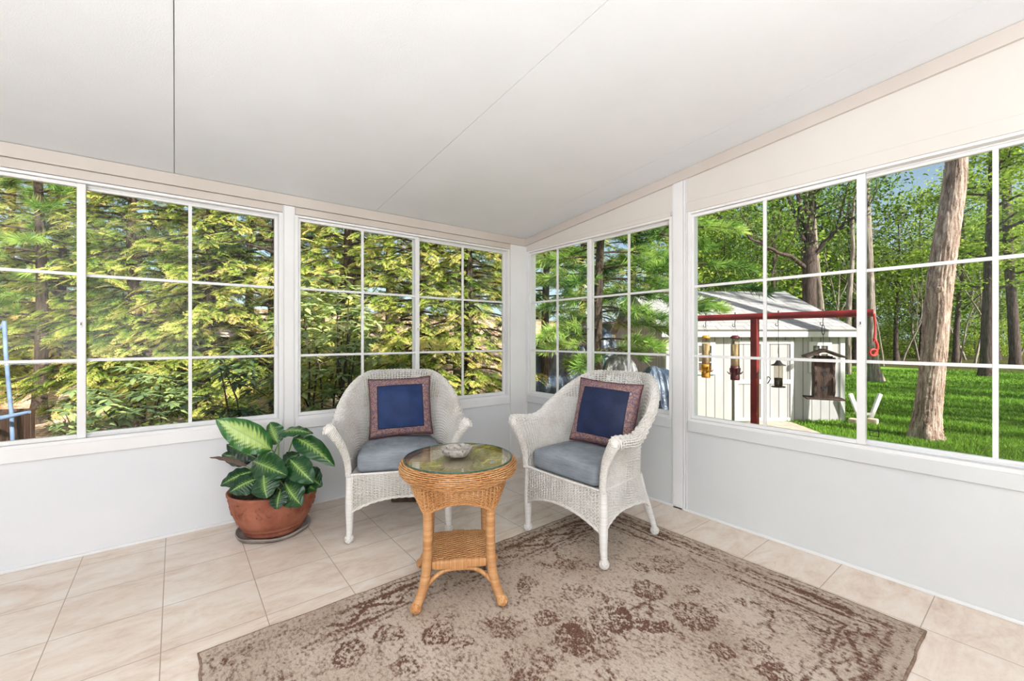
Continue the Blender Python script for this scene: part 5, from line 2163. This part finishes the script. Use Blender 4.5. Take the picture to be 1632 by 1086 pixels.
def make_shed():
    root = empty('garden_shed', (so[0], so[1], GZ), -YAW)
    zr = 2.36 - GZ
    mb = MB()
    # walls with gable ends (local x along the front, y back, z up)
    P = [(0, 0), (SDp, 0), (SDp, EZ), (SDp / 2, zr - .08), (0, EZ)]
    mb.add([[0, 0, 0], [SW, 0, 0], [SW, 0, EZ], [0, 0, EZ], [0, SDp, 0], [SW, SDp, 0], [SW, SDp, EZ], [0, SDp, EZ]],
           [[0, 1, 2, 3], [5, 4, 7, 6], [4, 0, 3, 7], [1, 5, 6, 2]])
    for x in (0, SW):
        mb.add([[x, 0, EZ], [x, SDp, EZ], [x, SDp / 2, zr - .08]], [[0, 1, 2]])
    mb.build('wall', M['siding'], root)
    sl = math.atan2(zr - (EZ + .06), SDp / 2 + 0.0)
    Ls = math.hypot(SDp / 2 + .16, (zr - EZ - .06) * (SDp / 2 + .16) / (SDp / 2))
    for s in (0, 1):
        rf = MB().box((-0.16, 0, 0), (SW + .16, Ls, .05))
        ro = rf.build('roof', M['shingle'], root)
        if s == 0:
            ro.location = (0, -.16, EZ + .03)
            ro.rotation_euler.x = sl
        else:
            ro.location = (SW, SDp + .16, EZ + .03)
            ro.rotation_euler = (sl, 0, PI)
    tr = MB()
    tr.box((-0.16, -.18, EZ - .08), (SW + .16, -.155, EZ + .035))
    tr.box((-0.10, -.155, EZ - .085), (SW + .10, 0, EZ - .06))
    tr.box((SW - .09, -.02, 0), (SW + .012, .08, EZ - .06))
    tr.box((-.012, -.02, 0), (.09, .08, EZ - .06))
    tr.build('fascia_trim', M['shed_white'], root, bevel=.004)
    k = SHD / F

    def lx(u):
        return (u - 1062) * k

    def lz(v):
        return (1.2 - (v - CY) * k) - GZ
    for u0, u1 in ((1169, 1216), (1218, 1263)):
        dr = MB()
        dr.box((lx(u0), -.03, lz(671)), (lx(u1), 0.0, lz(543)))
        do = dr.build('door', M['siding'], root)
        f = MB()
        a, b, c, e = lx(u0), lx(u1), lz(671), lz(543)
        w = .075
        f.box((a, -.05, c), (a + w, -.03, e))
        f.box((b - w, -.05, c), (b, -.03, e))
        f.box((a + w, -.05, c), (b - w, -.03, c + w))
        f.box((a + w, -.05, e - w), (b - w, -.03, e))
        f.box((a + w, -.05, lz(612)), (b - w, -.03, lz(605)))
        f.build('door_trim', M['shed_white'], do, bevel=.004)
        if u0 == 1218:
            h = MB()
            h.tube([(a + .04, -.055, lz(611)), (a + .04, -.10, lz(608)), (a + .07, -.11, lz(603)), (a + .05, -.055, lz(600))], .012, 6)
            h.build('door_latch', M['black_metal'], do, True)
    for u0, u1, v0, v1 in ((1106, 1139, 545, 597), (1288, 1324, 545, 594)):
        a, b, c, e = lx(u0), lx(u1), lz(v1), lz(v0)
        wn = MB()
        w = .085
        wn.box((a, -.035, c), (a + w, 0, e))
        wn.box((b - w, -.035, c), (b, 0, e))
        wn.box((a + w, -.035, c), (b - w, 0, c + w))
        wn.box((a + w, -.035, e - w), (b - w, 0, e))
        mx_ = (a + b) / 2
        wn.box((mx_ - .015, -.03, c + w), (mx_ + .015, 0, e - w))
        for q in (1 / 3, 2 / 3):
            zz = c + w + (e - c - 2 * w) * q
            wn.box((a + w, -.028, zz - .012), (b - w, 0, zz + .012))
        wo = wn.build('window', M['shed_white'], root)
        pn_ = MB().box((a + w, -.012, c + w), (b - w, -.004, e - w))
        pn_.build('pane', M['dark_pane'], wo)
    return root


tag(make_shed(), 'white garden shed with grooved siding, double doors and pale shingle roof', 'shed')

# ---- tarp covered piles
def tarp(name, mat, u, d, w, dep, h, slope, seed, lab):
    r = np.random.default_rng(seed)
    n, m = 60, 30
    s = np.linspace(-1, 1, n)
    t = np.linspace(-1, 1, m)
    S, T = np.meshgrid(s, t, indexing='ij')
    top = h * (1 + slope * S) * (1 - 0.10 * S ** 2)
    prof = np.clip((1 - np.abs(T) ** 2.6), 0, 1) ** .6
    side = np.clip((1 - np.abs(S) ** 6), 0, 1) ** .5
    z = top * np.minimum(prof, side)
    fold = .035 * w * np.sin(S * 13 + r.uniform(0, 6) + 1.5 * np.sin(T * 3)) * (1 - z / h * .7) + .02 * w * np.sin(S * 29 + T * 4)
    x = S * w + 0.2 * fold
    y = T * dep * (1 + .06 * S) + fold * np.sign(T) * 1.4
    z = z + .02 * np.sin(S * 9 + T * 7) * (z > .1)
    root = MB().grid(np.stack([x, y, z], -1), n, m).build(name, mat, None, True)
    put(root, u, d, -YAW)
    rp = MB()
    ss = np.linspace(-.9, .9, 24)
    rp.tube(np.c_[ss * w, np.full(24, -dep * 1.07), h * .42 + .03 * np.sin(ss * 6)], .012, 6)
    rp.build('tie_rope', M['old_wood'], root, True)
    tag(root, lab, 'tarp')


tarp('tarpaulin_cover', M['tarp_dark'], 905, 8.0, 1.0, .6, 2.0, .12, 3, 'slate blue tarpaulin draped over a long pile outside the corner window')
tarp('tarpaulin_cover', M['tarp_light'], 985, 6.7, .30, .4, 1.55, .05, 4, 'crumpled silver tarpaulin cover behind the right armchair')
tarp('tarpaulin_cover', M['tarp_dark'], 1056, 7.0, .38, .45, 1.30, -.1, 6, 'dark low tarpaulin covered pile beside the silver cover')

# ---- red hanger frame with feeders
def beam_pt(u, z):
    a, b = at(1105, CY, 5.26), at(1390, CY, 4.08)
    a, b = a[:2], b[:2]
    o = CAM[:2]
    dv = (FW + RT * ((u - 816) / F))[:2]
    # o + t dv = a + s (b-a)
    A = np.array([[dv[0], -(b - a)[0]], [dv[1], -(b - a)[1]]])
    t, s = np.linalg.solve(A, a - o)
    p = a + s * (b - a)
    return np.array([p[0], p[1], z])


def pz(u, v):
    p = beam_pt(u, 0)
    d = np.dot(p[:2] - CAM[:2], FW[:2])
    return 1.2 - (v - CY) / F * d


BZ = 1.44
root = empty('hanger_frame', beam_pt(1203, GZ))
o0 = np.array(root.location)
mb = MB()
mb.tube([beam_pt(1088, BZ) - o0, beam_pt(1392, BZ) - o0], .036, 14)
mb.build('beam', M['red_paint'], root, True)
for u in (1203, 1374):
    mb = MB()
    p = beam_pt(u, 0)
    pw = .07 if u == 1203 else .045
    mb.bar([p[0] - o0[0], p[1] - o0[1], 0], [p[0] - o0[0], p[1] - o0[1], BZ - GZ - .03], pw, pw)
    mb.build('post', M['red_paint'], root, bevel=.006)
for u in (1125, 1171.5, 1240.5, 1312):
    mb = MB()
    p = beam_pt(u, BZ) - o0
    mb.tube([p + [0, 0, .055], p + [0, 0, .03]], .006, 6)
    t = np.linspace(-.3, 4.2, 16)
    mb.tube(np.vstack([[p + [0, 0, -.036]], [p + RT * .016 * math.sin(-.3) + [0, 0, -.085]], np.array([p + RT * (.016 * math.cos(q) - .016) + np.array([0, 0, -.095 - .016 * math.sin(q)]) for q in t])]), .0035, 6)
    mb.build('hook', M['black_metal'], root, True)
tag(root, 'dark red post and beam frame holding the bird feeders', 'frame')


def feeder(u, v0, v1, kind, lab):
    zt, zb = pz(u, v0), pz(u, v1)
    H = zt - zb
    p = beam_pt(u, zb)
    root = empty('bird_feeder', p)
    wz = BZ - .108 - zb
    wire = MB()
    if kind == 'tube3':
        wire.tube([[0, 0, H], [0, 0, wz]], .0025, 5)
        wire.tube([[0, 0, H + .06], [.008, 0, H + .10], [-.006, 0, H + .14], [0, 0, H + .19]], .004, 5)
    else:
        wire.tube([[-.04 * RT[0], -.04 * RT[1], H * .96], [0, 0, wz], [.04 * RT[0], .04 * RT[1], H * .96]], .0022, 5)
    wire.build('hanging_wire', M['black_metal'], root)
    if kind in ('amber', 'maroon'):
        m = M[kind]
        R = .048
        cap = MB().lathe([(.0005, H + .004), (R * .6, H), (R * 1.02, H - .018), (R * 1.05, H - .035), (R * .9, H - .036)], 24)
        cap.build('cap', m, root, True)
        tb = MB().lathe([(R * .97, H * .30), (R * .97, H - .03), (R * .93, H - .03), (R * .93, H * .30)], 28)
        tb.build('tube', M['feeder_clear'], root, True)
        sd = MB().lathe([(.0005, H * .28), (R * .9, H * .28), (R * .9, H * .80), (.0005, H * .81)], 24)
        sd.build('seed_fill', M['pale_seed'], root, True)
        bs = MB()
        bs.lathe([(.0005, 0), (R * .98, 0), (R * 1.02, .02), (R * .98, H * .14), (R * .86, H * .16), (R * .86, H * .22), (R, H * .24), (R, H * .32), (R * .9, H * .32), (.0005, H * .30)], 28)
        for a in range(4):
            an = a * PI / 2 + YAW * -1
            c, s = math.cos(an), math.sin(an)
            bs.tube([[R * c, R * s, H * .14], [R * 1.5 * c, R * 1.5 * s, H * .15], [R * 1.9 * c, R * 1.9 * s, H * .19]], [.010, .008, .004], 6)
            bs.tube([[R * .95 * c, R * .95 * s, H * .13], [R * 1.25 * c, R * 1.25 * s, H * .27]], [.012, .006], 6)
        bs.build('perch_base', m, root, True)
    elif kind == 'tube3':
        R = .042
        cp = MB().lathe([(.0005, H + .062), (.012, H + .058), (.04, H + .012), (R * 1.7, H), (R * 1.72, H - .006), (R, H - .008)], 28)
        cp.build('cap', M['black_metal'], root, True)
        tb = MB().lathe([(R, .03), (R, H - .008), (R * .95, H - .008), (R * .95, .03)], 28)
        tb.build('tube', M['feeder_clear'], root, True)
        sd = MB().lathe([(.0005, .012), (R * .92, .012), (R * .92, H * .42), (.0005, H * .43)], 24)
        sd.build('seed_fill', M['seed'], root, True)
        tr = MB().lathe([(.0005, 0), (R * 1.55, .003), (R * 1.65, .012), (R * 1.55, .014), (R, .010), (.0005, .010)], 28)
        tr.build('tray', M['black_metal'], root, True)
    tag(root, lab, 'bird feeder', 'hanging bird feeders')


feeder(1125, 535, 602, 'amber', 'amber yellow tube bird feeder hanging leftmost on the red beam')
feeder(1171.5, 535, 606, 'maroon', 'maroon capped tube bird feeder beside the red post')
feeder(1240.5, 582, 618, 'tube3', 'black domed bird feeder on a long wire right of the red post')


def house_feeder():
    u = 1312
    zt, zb = pz(u, 558), pz(u, 636)
    H = zt - zb
    root = empty('wooden_bird_feeder', beam_pt(u, zb), -YAW - math.radians(25))
    w, dp = .085, .075
    mb = MB()
    mb.box((-.16, -.115, 0), (.16, .115, .016))
    mb.build('base_board', M['old_wood'], root, bevel=.003)
    # bark-edged side slabs: wavy outlines
    for sgn in (-1, 1):
        n = 24
        z = np.linspace(.016, H - .075, n)
        e0 = -dp + .012 * np.sin(z * 26 + sgn) + .008 * np.sin(z * 60)
        e1 = dp + .012 * np.sin(z * 22 + 2 + sgn)
        V = []
        for x in (sgn * w, sgn * (w - .018)):
            V += [[x, a, q] for a, q in zip(e0, z)] + [[x, a, q] for a, q in zip(e1, z)]
        V = np.array(V)
        i = np.arange(n - 1)
        Fq = np.vstack([np.c_[i, i + 1, i + 1 + n, i + n], np.c_[i + 2 * n, i + 3 * n, i + 1 + 3 * n, i + 1 + 2 * n], np.c_[i, i + 2 * n, i + 2 * n + 1, i + 1], np.c_[i + n, i + n + 1, i + 3 * n + 1, i + 3 * n]])
        MB().add(V, Fq).build('side_slab', M['old_wood'], root)
    for y, nm in ((-dp * .72, 'front_panel'), (dp * .72, 'back_panel')):
        mb = MB()
        mb.box((-w + .018, y - .006, .016), (w - .018, y + .006, H - .06))
        po = mb.build(nm, M['old_wood'], root)
        for zz in (.12, .27):
            ho = MB().lathe([(.0005, 0), (.024, 0), (.024, .004), (.0005, .004)], 20)
            h = ho.build('feeding_hole', M['black_metal'], po)
            h.location = (0, y - .0065 if y < 0 else y + .0065, zz)
            h.rotation_euler.x = PI / 2 if y < 0 else -PI / 2
    for sgn in (-1, 1):
        mb = MB()
        a = np.array([0, 0, H])
        b = np.array([sgn * .165, 0, H - .07])
        mb.bar(a - (b - a) * .05, b, .27, .018)
        mb.build('roof_board', M['old_wood'], root, bevel=.003)
    mb = MB()
    wz = BZ - .108 - zb
    mb.tube([[0, 0, H], [0, 0, wz - .09]], .003, 5)
    t = np.linspace(0, 2 * PI, 16, endpoint=False)
    mb.tube(np.c_[.012 * np.cos(t), np.zeros(16), wz - .05 + .05 * np.sin(t)], .0035, 5, True)
    mb.build('hanging_wire', M['black_metal'], root)
    tag(root, 'dark weathered wooden house bird feeder hanging in front of the shed', 'bird feeder', 'hanging bird feeders')


house_feeder()

# red strap loops by the pale trunk
mb = MB()
t = np.linspace(0, 1, 40)
for k, (v0, v1, amp) in enumerate(((500, 545, .02), (540, 566, .035))):
    pts = []
    for q in t:
        p = beam_pt(1391, pz(1391, v0 + (v1 - v0) * q))
        pts.append(p + RT * amp * math.sin(q * PI) * (1 if k else .6) + RT * .01)
    mb.tube(pts, .009 + .004 * k, 6)
a = np.linspace(0, 2 * PI, 20, endpoint=False)
c = beam_pt(1392, pz(1392, 562))
mb.tube([c + RT * .035 * math.cos(q) + UP * .03 * math.sin(q) for q in a], .010, 6, True)
st = mb.build('red_strap', M['bright_red'], None, True)
tag(st, 'bright red strap loop hanging beside the window stile', 'strap')

# white trestle on the lawn
root = empty('white_trestle', on_z(1375, 676, GZ))
o0 = np.array(root.location)
for u0, v0, u1, v1 in ((1355, 628, 1372, 671), (1403, 628, 1386, 671)):
    mb = MB()
    mb.bar(at(u0, v0, 9.0) - o0, at(u1, v1, 9.0) - o0, .05, .075)
    mb.build('arm', M['white_metal'], root, bevel=.005)
mb = MB()
mb.bar(at(1366, 660, 9.0) - o0, at(1392, 660, 9.0) - o0, .04, .05)
mb.build('crossbar', M['white_metal'], root, bevel=.004)
for u in (1361, 1391):
    mb = MB()
    c = on_z(u, 677, GZ) - o0
    mb.rbox((.085, .085, .065), .02, c + [0, 0, .062], 5)
    mb.build('foot_block', M['block'], root, True)
tag(root, 'white V-shaped trestle on pinkish blocks standing on the lawn', 'trestle')

# ---- things at the far left window
root = empty('wooden_planter_box', (0, 0, 0))
c0 = on_z(-30, 760, GZ)
c0 = at(-24, CY, 5.35)
root.location = (c0[0], c0[1], GZ)
root.rotation_euler.z = -YAW + 0.25
mb = MB()
W_, D_, H_ = .62, .6, pz(0, 0) * 0 + 0.86
for i in range(7):
    x = -W_ / 2 + W_ * i / 7
    mb.box((x + .004, -D_ / 2, 0), (x + W_ / 7 - .004, -D_ / 2 + .025, H_))
    mb.box((x + .004, D_ / 2 - .025, 0), (x + W_ / 7 - .004, D_ / 2, H_))
    y = -D_ / 2 + D_ * i / 7
    mb.box((-W_ / 2, y + .004, 0), (-W_ / 2 + .025, y + D_ / 7 - .004, H_))
    mb.box((W_ / 2 - .025, y + .004, 0), (W_ / 2, y + D_ / 7 - .004, H_))
mb.build('slat_sides', M['dark_wood'], root, bevel=.004)
mb = MB().box((-W_ / 2 + .01, -D_ / 2 + .01, H_ - .06), (W_ / 2 - .01, D_ / 2 - .01, H_ - .03))
mb.build('lid', M['dark_wood'], root)
tag(root, 'dark slatted wooden box outside the far left window', 'box')
root = empty('metal_stand', at(14, CY, 5.15))
o0 = np.array(root.location)
mb = MB()
mb.tube([at(-40, 560, 5.15) - o0, at(4, 520, 5.15) - o0, at(7, 512, 5.15) - o0], .018, 10)
mb.tube([at(7, 512, 5.15) - o0, at(9, 560, 5.15) - o0, at(16, 640, 5.15) - o0, at(18, 655, 5.15) - o0, at(24, 800, 5.15) - o0], .020, 10)
mb.build('pole', M['blue_grey_metal'], root, True)
mb = MB()
mb.tube([at(-40, 680, 5.0) - o0, at(0, 667, 5.0) - o0, at(15, 664, 5.0) - o0, at(47, 657, 5.0) - o0], [.03, .03, .026, .018], 10)
mb.build('rail', M['blue_grey_metal'], root, True)
tag(root, 'pale blue-grey bent metal pole with a rail at the far left window', 'stand')

# ================================================================== LIGHT
world = bpy.data.worlds.new('sky')
scene.world = world
world.use_nodes = True
nt = world.node_tree
nt.nodes.clear()
wo = nt.nodes.new('ShaderNodeOutputWorld')
bg = nt.nodes.new('ShaderNodeBackground')
sk_ = nt.nodes.new('ShaderNodeTexSky')
sk_.sky_type = 'NISHITA'
sk_.sun_disc = False
sk_.sun_elevation = math.radians(33)
sk_.sun_rotation = math.radians(180)
sk_.air_density = 1.0
sk_.dust_density = 3.0
sk_.ozone_density = 1.0
# pale haze low over the horizon
tc_ = nt.nodes.new('ShaderNodeTexCoord')
sp_w = nt.nodes.new('ShaderNodeSeparateXYZ')
nt.links.new(tc_.outputs['Generated'], sp_w.inputs[0])
m1 = nt.nodes.new('ShaderNodeMath')
m1.operation = 'MULTIPLY'
m1.inputs[1].default_value = -4.5
nt.links.new(sp_w.outputs[2], m1.inputs[0])
m2_ = nt.nodes.new('ShaderNodeMath')
m2_.operation = 'EXPONENT'
m2_.use_clamp = True
nt.links.new(m1.outputs[0], m2_.inputs[0])
hz = nt.nodes.new('ShaderNodeMix')
hz.data_type = 'RGBA'
hz.blend_type = 'ADD'
hz.inputs[7].default_value = (4.2, 5.6, 6.6, 1)
nt.links.new(m2_.outputs[0], hz.inputs[0])
nt.links.new(sk_.outputs[0], hz.inputs[6])
nt.links.new(hz.outputs[2], bg.inputs[0])
nt.links.new(bg.outputs[0], wo.inputs[0])
bg.inputs[1].default_value = 0.13

sd = bpy.data.lights.new('sun', 'SUN')
sd.energy = 9.5
sd.angle = math.radians(0.6)
sd.color = (1.0, 0.95, 0.88)
sun = bpy.data.objects.new('sun', sd)
COL.objects.link(sun)
el = math.radians(33)
to_sun = Vector((0.03 * math.cos(el), -math.cos(el), math.sin(el))).normalized()
sun.rotation_euler = to_sun.to_track_quat('Z', 'Y').to_euler()
sun.location = (0, -20, 20)


def area(name, loc, aim, w, h, power, col=(1, 1, 1)):
    l = bpy.data.lights.new(name, 'AREA')
    l.shape = 'RECTANGLE'
    l.size, l.size_y = w, h
    l.energy = power
    l.color = col
    o = bpy.data.objects.new(name, l)
    COL.objects.link(o)
    o.location = loc
    o.rotation_euler = (Vector(loc) - Vector(aim)).to_track_quat('Z', 'Y').to_euler()
    return o


# added fill lamps behind the camera, bounced off the ceiling
area('bounce_fill', (-4.4, -4.4, 0.9), (-4.4, -4.4, 3.0), 1.6, 1.2, 112, (0.96, 0.98, 1.0))
area('bounce_fill', (-3.2, -4.75, 0.9), (-3.2, -4.75, 3.0), 1.6, 0.8, 104, (0.96, 0.98, 1.0))

# ================================================================== RENDER LOOK
scene.view_settings.view_transform = 'Standard'
scene.view_settings.look = 'None'
scene.view_settings.exposure = 0.0
scene.view_settings.gamma = 1.0
cy = scene.cycles
cy.max_bounces = 8
cy.diffuse_bounces = 4
cy.glossy_bounces = 3
cy.transmission_bounces = 4
cy.transparent_max_bounces = 12
cy.caustics_reflective = False
cy.caustics_refractive = False
cy.use_denoising = True
cy.denoising_prefilter = 'ACCURATE'
cy.sample_clamp_indirect = 6.0
